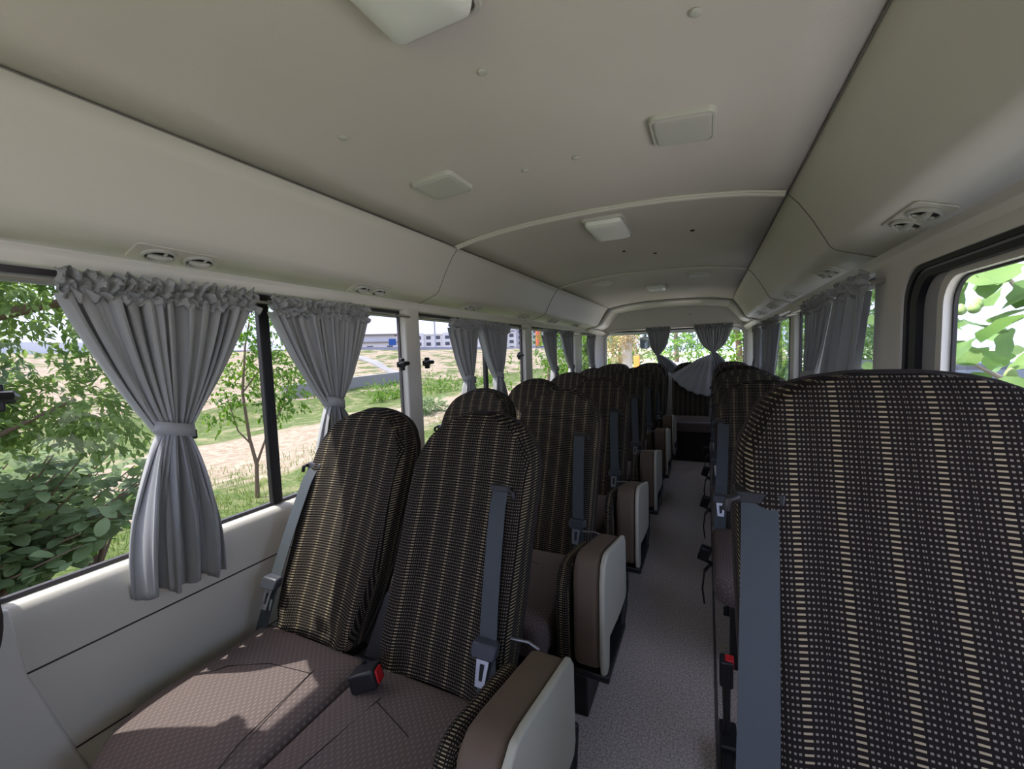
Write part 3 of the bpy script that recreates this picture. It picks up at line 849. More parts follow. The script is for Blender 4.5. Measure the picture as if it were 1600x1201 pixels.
LP = lambda a, d, z: (-.905 + d, a, z)
RP = lambda a, d, z: (.905 - d, a, z)
BP = lambda a, d, z: (a, 5.66 - d, z)
GL, GR, GB = 'curtains along the left windows', 'curtains along the right windows', 'curtains at the rear window'
curtain('window_curtain', 'large grey curtain nearest the camera on the left, tied in at its middle', GL, LP, (.425, .872, 1.478), (.583, .648, 1.062), (.505, .722, .645, .625), 13, 1, bulge=.2)
curtain('window_curtain', 'grey tied curtain right of the black window mullion on the left', GL, LP, (.930, 1.362, 1.472), (1.120, 1.180, 1.070), (1.03, 1.28, .68, .68), 13, 2, bulge=.5)
curtain('window_curtain', 'left of the two close grey curtains above the second row on the left', GL, LP, (2.00, 2.30, 1.466), (2.14, 2.21, 1.09), (2.06, 2.30, .7, .7), 10, 3, bulge=.9)
curtain('window_curtain', 'right of the two close grey curtains above the second row on the left', GL, LP, (2.33, 2.76, 1.466), (2.53, 2.60, 1.09), (2.46, 2.72, .7, .7), 11, 4, bulge=.9)
curtain('window_curtain', 'dark narrow curtain in the third left window, nearer the camera', GL, LP, (3.50, 3.82, 1.462), (3.72, 3.80, 1.08), (3.62, 3.90, .7, .7), 9, 5, bulge=.8)
curtain('window_curtain', 'dark narrow curtain in the third left window, farther back', GL, LP, (3.98, 4.36, 1.462), (4.25, 4.33, 1.08), (4.1, 4.42, .7, .7), 9, 6, bulge=.8)
curtain('window_curtain', 'last dark curtain on the left beside the rear corner pillar', GL, LP, (5.02, 5.36, 1.46), (5.14, 5.24, 1.05), (5.04, 5.36, .7, .7), 9, 7, bulge=.8)
curtain('window_curtain', 'grey curtain hanging loose nearest the camera on the right', GR, RP, (1.75, 2.09, 1.478), None, (1.98, 2.36, .80, .80), 9, 8, depth=(.022, .02, .03))
curtain('window_curtain', 'grey knotted curtain beside the loose one on the right', GR, RP, (2.14, 2.68, 1.472), (2.40, 2.62, 1.08), (2.3, 2.8, .75, .75), 12, 9, bulge=.9)
curtain('window_curtain', 'wide dark curtain past the second right pillar', GR, RP, (3.62, 4.50, 1.468), (3.70, 4.35, 1.10), (3.7, 4.45, .75, .75), 15, 10, bulge=.9, tie=False)
curtain('window_curtain', 'last dark curtain on the right beside the rear corner', GR, RP, (4.76, 5.36, 1.464), (4.80, 5.10, 1.10), (4.76, 5.3, .75, .75), 11, 11, bulge=.9, tie=False)
curtain('window_curtain', 'smaller gathered curtain in the rear window, left of the aisle', GB, BP, (-.285, .005, 1.528), (-.175, -.125, 1.175), (-.14, .14, 1.0, .86), 11, 12, bulge=2.4, tie=False)
curtain('window_curtain', 'wider gathered curtain in the rear window draped over the bench back', GB, BP, (.285, .705, 1.535), (.475, .520, 1.19), (.475, .70, .80, .80), 13, 13, bulge=2.2, tie=False)
# the tail of the wider rear curtain draped forward over the bench back
bm = bmesh.new(); G = []
NU, NV = 40, 26
for j in range(NV+1):
    v = j/NV; row = []
    for i in range(NU+1):
        u = i/NU
        ang = u*1.15
        r = .50*v
        x = .485 - math.sin(ang)*r*1.0
        top_z = 1.17; run = .50*v
        y = 5.64 - min(run*1.05, .235) - max(0, (run-.22))*.10
        z = 1.17 - max(0, run-.19)*math.cos(ang)*1.35 - .07*min(1, run/.2)
        y += .012*math.sin(u*34)*min(1, v*2); z += .006*math.sin(u*34+1)*min(1, v*2)
        if z < 1.085: y = min(y, 5.20 + K*(z-.42) - .030 + .008*math.sin(u*34))
        row.append(bm.verts.new((x - .485, y - 5.6, z - 1.0)))
    G.append(row)
for j in range(NV):
    for i in range(NU): bm.faces.new((G[j][i], G[j][i+1], G[j+1][i+1], G[j+1][i]))
dr_ = empty('draped_curtain_tail', (.485, 5.6, 1.0), 0, 'fanned curtain hem lying over the bench back at the end of the aisle', 'curtain')
tl = link('cloth', bm, CURT, dr_); tl.modifiers.new('solid', 'SOLIDIFY').thickness = .002

# rods
def rod(p0, p1, label):
    o_ = Vector(p0); t = empty('curtain_rod', o_, 0, label, 'curtain rod', 'curtain rods')
    bm = bmesh.new(); tube(bm, [Vector((0, 0, 0)), Vector(p1)-o_], .0042, 8); link('rod', bm, RODM, t)
    bm = bmesh.new(); d = (Vector(p1)-o_).normalized()
    s = -1 if o_.x < 0 else 1
    off = Vector((s*.06, 0, .012)) if abs(d.y) > .5 else Vector((0, .07, .012))
    for q in (d*.012, (Vector(p1)-o_) - d*.012): tube(bm, [q, q + off], .008, 8)
    link('end_bracket', bm, RODM, t)
for k, (a, b, l) in enumerate(((.315, 1.655, 'steel rod over the first left window'), (1.81, 3.18, 'steel rod over the second left window'), (3.37, 4.65, 'steel rod over the third left window'), (4.96, 5.44, 'steel rod over the last left window'))):
    rod((-.905, a, 1.447), (-.905, b, 1.447), l)
for k, (a, b, l) in enumerate(((1.88, 3.305, 'steel rod over the first curtained right window'), (3.48, 4.59, 'steel rod over the second curtained right window'), (4.71, 5.44, 'steel rod over the last right window'))):
    rod((.905, max(a, 1.74) if a > 1.9 else 1.74, 1.440), (.905, b, 1.440), l)
rod((-.70, 5.66, 1.508), (.78, 5.66, 1.508), 'pale rod across the top of the rear window')

# window latches
def latch(x, y, z, label):
    s = 1 if x < 0 else -1
    t = empty('window_latch', (x, y, z), 0, label, 'latch', 'black window latches')
    bm = bmesh.new(); bx(bm, 0, s*.012, -.030, .030, -.014, .014); bx(bm, 0, s*.020, -.012, .012, -.030, .030); bmesh.ops.recalc_face_normals(bm, faces=bm.faces[:]); link('plate', bm, BLACKPL, t, bevel=(.004, 2))
    bm = bmesh.new(); tube(bm, [(s*.016, -.028, 0), (s*.034, -.018, .004), (s*.034, .016, .004), (s*.02, .026, 0)], [.008, .011, .011, .008], 8); link('handle', bm, BLACKPL, t)
latch(-.955, .322, 1.192, 'black window latch at the left edge of the photo')
latch(-.955, 1.625, 1.215, 'black latch at the end of the first left window, before the pale pillar')
latch(-.955, 1.83, 1.215, 'black latch just past the first pale pillar on the left')
latch(-.955, 3.05, 1.23, 'black latch at the far end of the second left window')
# tie hooks
for y, z in ((.675, 1.05), (1.20, 1.05)):
    o = box('curtain_hook', -.955, -.915, y-.008, y+.008, z-.015, z+.012, BLACKPL, bevel=(.003, 2))
    tag(o, 'small black tieback hook behind the %s left curtain' % ('nearest' if y < 1 else 'second'), 'hook')

# ------------------------------------------------------------------ ceiling lamps, vents, plugs
def crown_z(x): return interp(CROWN, abs(x))
def tilt(x):
    return -math.atan((crown_z(abs(x)+.05) - crown_z(abs(x)-.05 if abs(x) > .05 else 0))/(.1 if abs(x) > .05 else .05+abs(x)))*(1 if x > 0 else -1) if abs(x) > .01 else 0
def roof_lamp(x, y, hx, hy, drop, label, dif=LAMPM, name='ceiling_lamp', cat='lamp', group='ceiling lamps'):
    t = empty(name, (x, y, crown_z(x)), 0, label, cat, group); t.rotation_euler = (0, tilt(x), 0)
    bm = bmesh.new(); rim = rrect(0, 0, hx, hy, .022, 5); n = len(rim)
    levels = ((1.0, .004), (1.0, -.006), (.97, -.011), (.90, -.012), (.89, -.009))
    R = [[bm.verts.new((a*f, b*f if f == 1 else b*(1-(1-f)*hx/hy), z)) for a, b in rim] for f, z in levels]
    for A, B in zip(R, R[1:]):
        for k in range(n): bm.faces.new((A[k], B[k], B[(k+1) % n], A[(k+1) % n]))
    bmesh.ops.recalc_face_normals(bm, faces=bm.faces[:]); link('frame', bm, LAMPF, t)
    bm = bmesh.new(); levels = ((.89, -.006), (.885, -.010), (.86, -.010-drop*.7), (.78, -.010-drop), (.5, -.010-drop*1.06))
    R = [[bm.verts.new((a*f, b*f, z)) for a, b in rim] for f, z in levels]
    for A, B in zip(R, R[1:]):
        for k in range(n): bm.faces.new((A[k], B[k], B[(k+1) % n], A[(k+1) % n]))
    bm.faces.new(R[-1]); bmesh.ops.recalc_face_normals(bm, faces=bm.faces[:]); link('diffuser', bm, dif, t)
    return t
roof_lamp(0, .50, .092, .155, .022, 'large pale square ceiling lamp cut by the top edge of the photo')
roof_lamp(-.375, 1.20, .078, .080, .003, 'flat square panel on the left half of the ceiling ahead of the first moulding', group=None, name='ceiling_panel', cat='ceiling panel', dif=LAMPF)
roof_lamp(.368, 1.20, .078, .080, .003, 'flat square panel on the right half of the ceiling ahead of the first moulding', group=None, name='ceiling_panel', cat='ceiling panel', dif=LAMPF)
roof_lamp(.005, 2.01, .092, .165, .022, 'glossy white square ceiling lamp behind the first moulding')
roof_lamp(0, 4.14, .090, .13, .022, 'small dark ceiling lamp in the middle behind the second moulding')
roof_lamp(-.372, 3.55, .078, .07, .008, 'small flat panel left of the far ceiling lamp', group=None, name='ceiling_panel', cat='ceiling panel', dif=LAMPF)
roof_lamp(.370, 3.57, .078, .07, .008, 'small flat panel right of the far ceiling lamp', group=None, name='ceiling_panel', cat='ceiling panel', dif=LAMPF)
for k, (x, y, l) in enumerate(((-.417, .818, 'round plug left of centre on the ceiling'), (.003, .795, 'round plug in the middle of the ceiling near the large lamp'), (.406, .813, 'round plug at the top right of the ceiling'), (.067, 1.258, 'faint plug between the two flat ceiling panels, right one'), (-.10, 1.26, 'faint plug between the two flat ceiling panels, left one'), (.36, 2.25, 'dark plug right of the glossy lamp'), (-.02, 2.55, 'small dark plug behind the glossy lamp'), (.14, 2.70, 'small dark plug behind the glossy lamp, right one'))):
    bm = bmesh.new(); bmesh.ops.create_uvsphere(bm, u_segments=16, v_segments=8, radius=1, matrix=Matrix.Diagonal((.011, .011, .004, 1)))
    o = link('trim_plug', bm, LAMPF if y < 2 else VENTD, None); o.location = (x, y, crown_z(x)-.001); o.rotation_euler = (0, tilt(x), 0)
    tag(o, l, 'trim plug')

def vent(s, y, label, far=False):
    # plate lies on the sloping underside of the cove, with two round outlets
    p = Vector((s*.878, y, 1.5425)); sl_ = math.atan2(.031, .095)
    t = empty('vent_panel', p, 0, label, 'air vent', 'overhead vent panels'); t.rotation_euler = (0, s*sl_, 0)
    bm = bmesh.new(); prism(bm, [(a, b) for a, b in rrect(0, 0, .040, .105, .012, 4)], -.0035, .001, 'Z')
    link('plate', bm, TRIM, t, bevel=(.0025, 2))
    for yy in (-.044, .050):
        bm = bmesh.new()
        for r0_, r1_, z0, z1 in ((.034, .034, -.004, -.010), (.034, .029, -.010, -.0115), (.029, .024, -.0115, .000)):
            A = [bm.verts.new((r0_*.92*math.cos(2*PI*k/24), yy + r0_*1.15*math.sin(2*PI*k/24), z0)) for k in range(24)]
            B = [bm.verts.new((r1_*.92*math.cos(2*PI*k/24), yy + r1_*1.15*math.sin(2*PI*k/24), z1)) for k in range(24)]
            for k in range(24): bm.faces.new((A[k], B[k], B[(k+1) % 24], A[(k+1) % 24]))
        bmesh.ops.recalc_face_normals(bm, faces=bm.faces[:]); o = link('outlet', bm, VENTM, t)
        bm = bmesh.new(); D = [bm.verts.new((.026*math.cos(2*PI*k/20), yy + .031*math.sin(2*PI*k/20), -.0065)) for k in range(20)]; bm.faces.new(D); link('throat', bm, VENTD, o, smooth=False)
        bm = bmesh.new(); tube(bm, [(0, yy-.026, -.010), (0, yy, -.013), (0, yy+.026, -.010)], [.006, .009, .006], 8)
        tube(bm, [(-.02, yy+.008, -.009), (.02, yy+.008, -.009)], .0035, 6); link('vane', bm, VENTM, o)
    return t
for s, ys_, nm in ((-1, (.655, 1.365, 2.22, 3.0, 3.7, 4.45), 'left'), (1, (1.33, 2.12, 2.95, 3.7, 4.4), 'right')):
    for i, y in enumerate(ys_):
        vent(s, y, 'pair of round air outlets over the %s windows, %s from the front' % (nm, ORD[i] if i else 'nearest'))

# rear view mirror outside the rear window
t = empty('outside_mirror', (-.37, 6.12, 1.34), 0, 'rounded mirror outside the rear window beside the smaller curtain', 'mirror')
bm = bmesh.new(); prism(bm, rrect(0, 0, .065, .085, .035, 5), -.01, .03, 'Y'); link('housing', bm, BLACKPL, t, bevel=(.006, 2))
bm = bmesh.new(); prism(bm, rrect(0, 0, .057, .077, .032, 5), -.014, -.010, 'Y'); link('mirror_glass', bm, mat('mirror', (.75, .85, .8), .05, .5, 1.0), t, smooth=False)
bm = bmesh.new(); tube(bm, [(0, .02, .07), (.02, 0, .22), (.03, -.25, .30)], .012, 8); link('arm', bm, BLACKPL, t)
# ------------------------------------------------------------------ outside: ground, bank, road
def gz(x, y):
    a = -x
    h = -1.0
    n1 = noise.noise(Vector((x*.35, y*.35, 1.3)))*.10 + noise.noise(Vector((x*1.7, y*1.7, 4.1)))*.025
    if a > 13:
        t = min(1, (a-13)/26.0); t = t*t*(3-2*t)
        h += t*3.25 + n1*2.2*min(1, (a-13)/6)*(1 if a < 37 else .1)
        h -= .45*math.exp(-((a-17)/2.2)**2)
    return h + n1
bm = bmesh.new(); xs = []; x = -150.0
while x < 60: xs.append(x); x += (.9 if -46 < x < 6 else 6)
ysg = []; y = -30.0
while y < 260: ysg.append(y); y += (.9 if y < 30 else 2.2 if y < 90 else 10)
V = [[bm.verts.new((x, y, gz(x, y) - (.0 if not (-1.6 < x < 1.6 and -2 < y < 7) else .05))) for y in ysg] for x in xs]
for i in range(len(xs)-1):
    for j in range(len(ysg)-1): bm.faces.new((V[i][j], V[i+1][j], V[i+1][j+1], V[i][j+1]))
GM = bpy.data.materials.new('grass_and_dirt'); GM.use_nodes = True; n = GM.node_tree; b = n.nodes['Principled BSDF']; b.inputs['Roughness'].default_value = .95; b.inputs['Specular IOR Level'].default_value = .05
tc = n.nodes.new('ShaderNodeTexCoord')
def gnoise(sc, lo, hi, det=5, stretch=None):
    q = n.nodes.new('ShaderNodeTexNoise'); q.inputs['Scale'].default_value = sc; q.inputs['Detail'].default_value = det; q.inputs['Roughness'].default_value = .65
    if stretch:
        mp = n.nodes.new('ShaderNodeMapping'); mp.inputs['Scale'].default_value = stretch; n.links.new(tc.outputs['Object'], mp.inputs[0]); n.links.new(mp.outputs[0], q.inputs['Vector'])
    else: n.links.new(tc.outputs['Object'], q.inputs['Vector'])
    r = n.nodes.new('ShaderNodeMapRange'); r.inputs[1].default_value = lo; r.inputs[2].default_value = hi; n.links.new(q.outputs[0], r.inputs[0]); return r.outputs[0]
def gmix(f, a, b_):
    q = n.nodes.new('ShaderNodeMix'); q.data_type = 'RGBA'
    n.links.new(f, q.inputs[0])
    for i_, v in ((6, a), (7, b_)):
        if isinstance(v, tuple): q.inputs[i_].default_value = (*v, 1)
        else: n.links.new(v, q.inputs[i_])
    return q.outputs[2]
grass = gmix(gnoise(1.6, .5, .68, 8), gmix(gnoise(14, .35, .65), (.040, .070, .018), (.135, .17, .06)), (.24, .22, .12))
dirt = gmix(gnoise(5, .35, .65), (.22, .170, .115), (.36, .30, .225))
sepn = n.nodes.new('ShaderNodeSeparateXYZ'); n.links.new(tc.outputs['Object'], sepn.inputs[0])
# dirt strip parallel to the coach (x from -8 to -16) and patchy dirt on the bank
ax = mathn(n, 'MULTIPLY', sepn.outputs[0], -1.0)
band = mathn(n, 'SUBTRACT', 1.0, mathn(n, 'MINIMUM', 1.0, mathn(n, 'DIVIDE', mathn(n, 'ABSOLUTE', mathn(n, 'SUBTRACT', ax, 10.2)), 3.4)))
bank = mathn(n, 'MULTIPLY', mathn(n, 'GREATER_THAN', ax, 19.0), .42)
base = mathn(n, 'ADD', mathn(n, 'MAXIMUM', mathn(n, 'MULTIPLY', band, .9), bank), -.30)
msk = mathn(n, 'ADD', base, gnoise(.55, .30, .72, 7, (1.6, .45, 1)))
mr = n.nodes.new('ShaderNodeMapRange'); mr.inputs[1].default_value = .42; mr.inputs[2].default_value = .62; n.links.new(msk, mr.inputs[0])
col = gmix(mr.outputs[0], grass, dirt)
# pale ground behind and right of the coach
east = mathn(n, 'MULTIPLY', mathn(n, 'GREATER_THAN', mathn(n, 'ADD', sepn.outputs[0], mathn(n, 'MULTIPLY', sepn.outputs[1], .30)), 1.6), mathn(n, 'GREATER_THAN', sepn.outputs[0], -5.0))
col = gmix(east, col, (.55, .52, .46))
n.links.new(col, b.inputs['Base Color'])
gr_ = link('ground', bm, GM); gr_['kind'] = 'structure'

ROADM = mat('far_road_grey', (.20, .20, .21), .8); CONC = mat('concrete', (.25, .245, .23), .85, .1, bump=(8, .3)); WHITEP = mat('white_paint', (.70, .70, .70), .6)
def strip(name, x0, x1, y0, y1, z0, z1, m_, label, cat):
    o = box(name, x0, x1, y0, y1, z0, z1, m_); return tag(o, label, cat)
o = box('road', -52, -40, -20, 250, 2.0, 2.42, ROADM); o['kind'] = 'structure'
strip('guard_wall', -39.9, -39.6, -10, 22, 2.2, 3.05, WHITEP, 'long white roadside barrier wall on top of the bank at far left', 'barrier')
strip('guard_rail', -39.9, -39.7, 34, 180, 2.3, 2.75, mat('rail_grey', (.30, .31, .34), .6), 'thin grey rail along the raised road beyond the dirt bank', 'railing')
bm = bmesh.new(); prism(bm, [(-40.2, -20), (-39.4, -20), (-39.4, 17), (-40.2, 17)], 2.0, 2.1, 'Z'); bm.free()
o = box('gate_post', -39.8, -39.2, 14.4, 15.0, 1.6, 4.1, WHITEP); tag(o, 'white square post standing in the roadside barrier at far left', 'post')
# low concrete channel wall in the field
bm = bmesh.new(); P_ = [(-19.6, 14.5), (-19.8, 20), (-20.2, 24.5)]
for (xa, ya), (xb, yb) in zip(P_, P_[1:]):
    za, zb = gz(xa, ya), gz(xb, yb)
    v = [bm.verts.new(p) for p in ((xa, ya, za-.3), (xa, ya, za+.62), (xb, yb, zb+.62), (xb, yb, zb-.3), (xa-.4, ya, za-.3), (xa-.4, ya, za+.62), (xb-.4, yb, zb+.62), (xb-.4, yb, zb-.3))]
    for f in ((0, 1, 2, 3), (7, 6, 5, 4), (1, 5, 6, 2), (0, 4, 5, 1), (3, 2, 6, 7)): bm.faces.new([v[i] for i in f])
bmesh.ops.recalc_face_normals(bm, faces=bm.faces[:])
tag(link('channel_wall', bm, CONC, smooth=False), 'low grey concrete channel wall crossing the field below the dirt bank', 'wall')
# sloping concrete apron on the bank
bm = bmesh.new(); A = []
for t in range(7):
    q = t/6; x = -31 + 9*q; yA = 30 - 4.5*q; A.append([bm.verts.new((x, yA + k*.6, gz(x, yA+k*.6)+.10)) for k in range(3)])
for i in range(6):
    for k in range(2): bm.faces.new((A[i][k], A[i+1][k], A[i+1][k+1], A[i][k+1]))
ap = link('concrete_apron', bm, CONC, smooth=False); ap.modifiers.new('solid', 'SOLIDIFY').thickness = .15; tag(ap, 'pale concrete apron running diagonally down the dirt bank', 'apron')

# light poles on the road
for k, (y, h, l) in enumerate(((40.6, 11.5, 'tall lamp pole on the road, left of the pale pillar in the first left window'), (57.3, 12.5, 'tall lamp pole on the road, left one in the second window'), (63.0, 10.5, 'lamp pole on the road, middle one in the second window'), (66.5, 12, 'lamp pole on the road, right one in the second window'))):
    t = empty('street_lamp', (-40.6, y, 2.4), 0, l, 'street lamp', 'roadside lamp poles')
    bm = bmesh.new(); tube(bm, [(0, 0, 0), (0, 0, h*.6), (0, 0, h)], [.16, .12, .08], 8); link('pole', bm, mat('pole_grey', (.35, .36, .4), .5), t)
    bm = bmesh.new(); tube(bm, [(0, 0, h), (1.2, 0, h+.35), (2.2, 0, h+.4)], .06, 6); bx(bm, 1.9, 2.7, -.15, .15, h+.32, h+.46); link('lamp_arm', bm, mat('pole_grey2', (.4, .4, .42), .5), t)
# blue road sign
t = empty('road_sign', (-40, 46.2, 2.3), 0, 'small blue sign beside the road in the first left window', 'sign')
bm = bmesh.new(); tube(bm, [(0, 0, 0), (0, 0, 1.6)], .05, 8); link('post', bm, ROADM, t)
bm = bmesh.new(); bx(bm, .05, .15, -.5, .5, .7, 1.6); o = link('panel', bm, mat('sign_blue', (.02, .08, .28), .5), t, smooth=False); t.rotation_euler = (0, 0, -.85)

# buildings
BW = mat('building_white', (.62, .61, .60), .8); BG = mat('building_grey', (.42, .42, .44), .8); WD = mat('window_dark', (.05, .06, .08), .3, .5)
def building(loc, rz, sx, sy, floors, fh, bays, m_, label, extra=True):
    t = empty('apartment_building', loc, rz, label, 'building')
    bm = bmesh.new(); bx(bm, -sx/2, sx/2, 0, sy, -2, floors*fh)
    for k in range(0, bays, 3): bx(bm, -sx/2 + sx*k/bays, -sx/2 + sx*(k+1)/bays, -.8, .1, -2, floors*fh + .9)
    link('wall', bm, m_, t, smooth=False)
    bm = bmesh.new(); bx(bm, -sx/2-.3, sx/2+.3, -.4, sy, floors*fh, floors*fh+.5)
    if extra:
        for k in range(3): bx(bm, -sx*.35 + k*sx*.3, -sx*.35 + k*sx*.3 + 3, 2, 5, floors*fh, floors*fh+2.2)
    link('roof', bm, m_, t, smooth=False)
    for f in range(floors):
        for k in range(bays):
            xc = -sx/2 + sx*(k+.5)/bays; yf = -.85 if k % 3 == 0 else -.05
            bm = bmesh.new(); bx(bm, xc-sx/bays*.24, xc+sx/bays*.24, yf, yf+.1, f*fh+.9, f*fh+2.5); link('window', bm, WD, t, smooth=False)
    return t
building((-110, 168, 2.4), math.radians(33), 62, 14, 3, 3.0, 14, BW, 'white four-storey apartment block on the horizon in the second left window')
building((-88, 225, 2.4), math.radians(21), 34, 14, 4, 3.2, 8, BG, 'taller grey apartment block on the horizon beside the second window curtains')
building((-62, 262, 0.4), math.radians(13), 30, 14, 4, 3.2, 7, BG, 'distant pale block seen through the third left window')
t = empty('house', (-62, 66, 2.0), math.radians(43), 'small white flat-roofed house beyond the road in the first left window', 'house')
bm = bmesh.new(); bx(bm, -6, 6, 0, 6, 0, 2.4); bx(bm, -3, 4, 1, 6, 2.4, 4.0); link('wall', bm, BW, t, smooth=False)
bm = bmesh.new(); bx(bm, -6.4, 6.4, -.4, 6.4, 2.4, 2.65); bx(bm, -3.4, 4.6, .4, 6.4, 4.0, 4.3); link('roof', bm, mat('house_roof', (.22, .19, .17), .8), t, smooth=False)
for xc in (-4, -1, 3): bm = bmesh.new(); bx(bm, xc-.6, xc+.6, -.06, .02, .8, 1.8); link('window', bm, WD, t, smooth=False)
t = empty('orange_hoarding', (-40, 103, 2.2), 0, 'small orange panel beside the road at the right of the second left window', 'panel')
bm = bmesh.new(); bx(bm, -.2, .2, -1.6, 1.6, .8, 5.0); link('board', bm, mat('orange', (.65, .16, .06), .6), t, smooth=False)
bm = bmesh.new(); bx(bm, -.1, .1, -1.3, -1.1, 0, .8); bx(bm, -.1, .1, 1.1, 1.3, 0, .8); link('leg', bm, ROADM, t, smooth=False)

# ------------------------------------------------------------------ plants
def leaf_quad(bm, p, d, nrm, L, W, fold=.18, droop=.12):
    """simple folded leaf: 6 vertices, 4 triangles"""
    d = d.normalized(); s = d.cross(nrm)
    if s.length < 1e-3: s = d.cross(Vector((1, 0, 0)))
    s.normalize(); u_ = s.cross(d)
    b0 = bm.verts.new(p); tp = bm.verts.new(p + d*L - u_*L*droop)
    l = bm.verts.new(p + d*L*.45 + s*W/2 + u_*W*fold); r = bm.verts.new(p + d*L*.45 - s*W/2 + u_*W*fold); mm = bm.verts.new(p + d*L*.5 - u_*L*.02)
    bm.faces.new((b0, mm, l)); bm.faces.new((mm, tp, l)); bm.faces.new((b0, r, mm)); bm.faces.new((r, tp, mm))
def rvec(rnd): 
    while True:
        v = Vector((rnd.uniform(-1, 1), rnd.uniform(-1, 1), rnd.uniform(-1, 1)))
        if .05 < v.length < 1: return v.normalized()
def sprays(bm, rnd, centers, n, L, W, spread, down=.3):
    """leaves strung along short twigs round each centre"""
    for c, rad in centers:
        c = Vector(c)
        for _ in range(n):
            q = rvec(rnd); st = c + q*rad*rnd.uniform(.15, 1)**.6
            td = (q + rvec(rnd)*.6 + Vector((0, 0, -down*.5))).normalized(); k = rnd.randint(5, 9)
            for i in range(k):
                p = st + td*spread*i/k
                a = (td + rvec(rnd)*.8 + Vector((0, 0, -down*.4))).normalized()
                leaf_quad(bm, p, a, (Vector((0, 0, 1)) + rvec(rnd)*.7).normalized(), L*rnd.uniform(.7, 1.2), W*rnd.uniform(.7, 1.2))
def tree(name, label, cat, base, trunk_paths, centers, n, L, W, spread, m_, seed, group=None, bark=BARK, down=.3):
    base = Vector(base); rnd = random.Random(seed)
    t = empty(name, base, 0, label, cat, group)
    if trunk_paths:
        bm = bmesh.new()
        for pts, r0_, r1_ in trunk_paths:
            k = len(pts); tube(bm, [Vector(p)-base for p in pts], [r0_ + (r1_-r0_)*i/(k-1) for i in range(k)], 8)
        link('trunk', bm, bark, t)
    bm = bmesh.new(); sprays(bm, rnd, [(Vector(c)-base, r) for c, r in centers], n, L, W, spread, down)
    link('foliage', bm, m_, t, smooth=False)
    return t
LF1 = leaf_mat('leaf_olive_green', (.10, .17, .05), (.24, .32, .11), .5)
LF2 = leaf_mat('leaf_grey_green', (.14, .20, .09), (.30, .39, .20), .35, .6)
LF3 = leaf_mat('leaf_fresh_green', (.08, .17, .03), (.17, .28, .05), .45)
LF4 = leaf_mat('leaf_bright_fig', (.085, .165, .05), (.19, .29, .10), .34, .45, 3.0)
LF5 = leaf_mat('leaf_deep_green', (.03, .075, .02), (.09, .16, .04), .40)
LFD = leaf_mat('leaf_dry_tan', (.26, .19, .09), (.42, .33, .18), .3)

# overhanging tree at the far left: trunk ahead of the view, boughs reaching back past the window
rnd = random.Random(3); cs = []
for k in range(46):
    y = rnd.uniform(-.2, 2.35); z = 1.15 + rnd.uniform(0, 1.5)
    if z > 2.3 - .30*max(0, y-1.0) + .5 or (y > 1.55 and z < 1.35): continue
    cs.append(((-4.2 + rnd.uniform(-.8, .5), y, z), .33))
for k in range(20): cs.append(((-4.4 + rnd.uniform(-.5, .4), rnd.uniform(.6, 1.7), rnd.uniform(.75, 1.15)), .28))
tree('leafy_tree', 'leafy tree whose boughs fill the upper left window at the far left', 'tree', (-4.9, -1.3, gz(-4.9, -1.3)),
     [([(-4.9, -1.3, -1.05), (-4.8, -1.0, .1), (-4.6, -.5, .9), (-4.4, .4, 1.35), (-4.3, 1.4, 1.75), (-4.2, 2.0, 1.9)], .13, .015),
      ([(-4.8, -1.0, .1), (-4.5, 0, .35), (-4.3, .8, .62), (-4.2, 1.5, 1.0)], .06, .01), ([(-4.6, -.5, .9), (-4.6, .2, 2.0), (-4.3, 1.0, 2.6)], .06, .01)],
     cs, 28, .080, .040, .26, LF1, 11, down=.7)
# broad-leaved shrub below it
def broad_shrub(name, label, base, stems, n_leaf, L, m_, seed, zr):
    base = Vector(base); rnd = random.Random(seed); t = empty(name, base, 0, label, 'shrub')
    bs_ = bmesh.new(); bl = bmesh.new()
    for (tip, r) in stems:
        tip = Vector(tip); mid = (base + tip)/2 + Vector((rnd.uniform(-.15, .15), rnd.uniform(-.15, .15), .18))
        P_ = [Vector((0, 0, 0)), (mid-base), (tip-base)]
        tube(bs_, P_, [.016, .010, .005], 6)
        for k in range(n_leaf):
            q = .42 + .58*k/n_leaf
            p = (P_[0]*(1-q)**2 + P_[1]*2*q*(1-q) + P_[2]*q*q) + rvec(rnd)*r*.35
            d = Vector((rnd.uniform(-1, 1), rnd.uniform(-1, 1), rnd.uniform(-.25, .55)))
            oval_leaf(bl, p, d, (Vector((.25, 0, 1)) + rvec(rnd)*.45).normalized(), L*rnd.uniform(.65, 1.15), rnd)
    link('stem', bs_, BARK, t); link('foliage', bl, m_, t, smooth=True)
    return t
def oval_leaf(bm, p, d, nrm, L, rnd, wr=.62, seg=5, lobes=0, curl=.12):
    d = d.normalized(); s = d.cross(nrm)
    if s.length < 1e-3: return
    s.normalize(); u_ = s.cross(d); mid = []; lf = []; rt = []
    wav = rnd.uniform(0, 6)
    for i in range(seg+1):
        q = i/seg; w_ = L*wr*.5*math.sin(PI*min(1, .06 + q*.94))**.75 if q < 1 else 0
        if lobes: w_ *= 1 + .22*math.sin(q*PI*lobes)
        c = p + d*L*q - u_*L*curl*q*q
        mid.append(bm.verts.new(c)); hgt = u_*(w_*.22 + .012*math.sin(q*9+wav)*L*4*.25)
        lf.append(bm.verts.new(c + s*w_ + hgt)); rt.append(bm.verts.new(c - s*w_ + hgt))
    for i in range(seg):
        bm.faces.new((mid[i], mid[i+1], lf[i+1], lf[i])); bm.faces.new((mid[i], rt[i], rt[i+1], mid[i+1]))
rnd = random.Random(5)
st = [((-5.0 + rnd.uniform(-.9, .9), .9 + rnd.uniform(-1.1, 1.2), rnd.uniform(-.20, .58)), .35) for _ in range(150)]
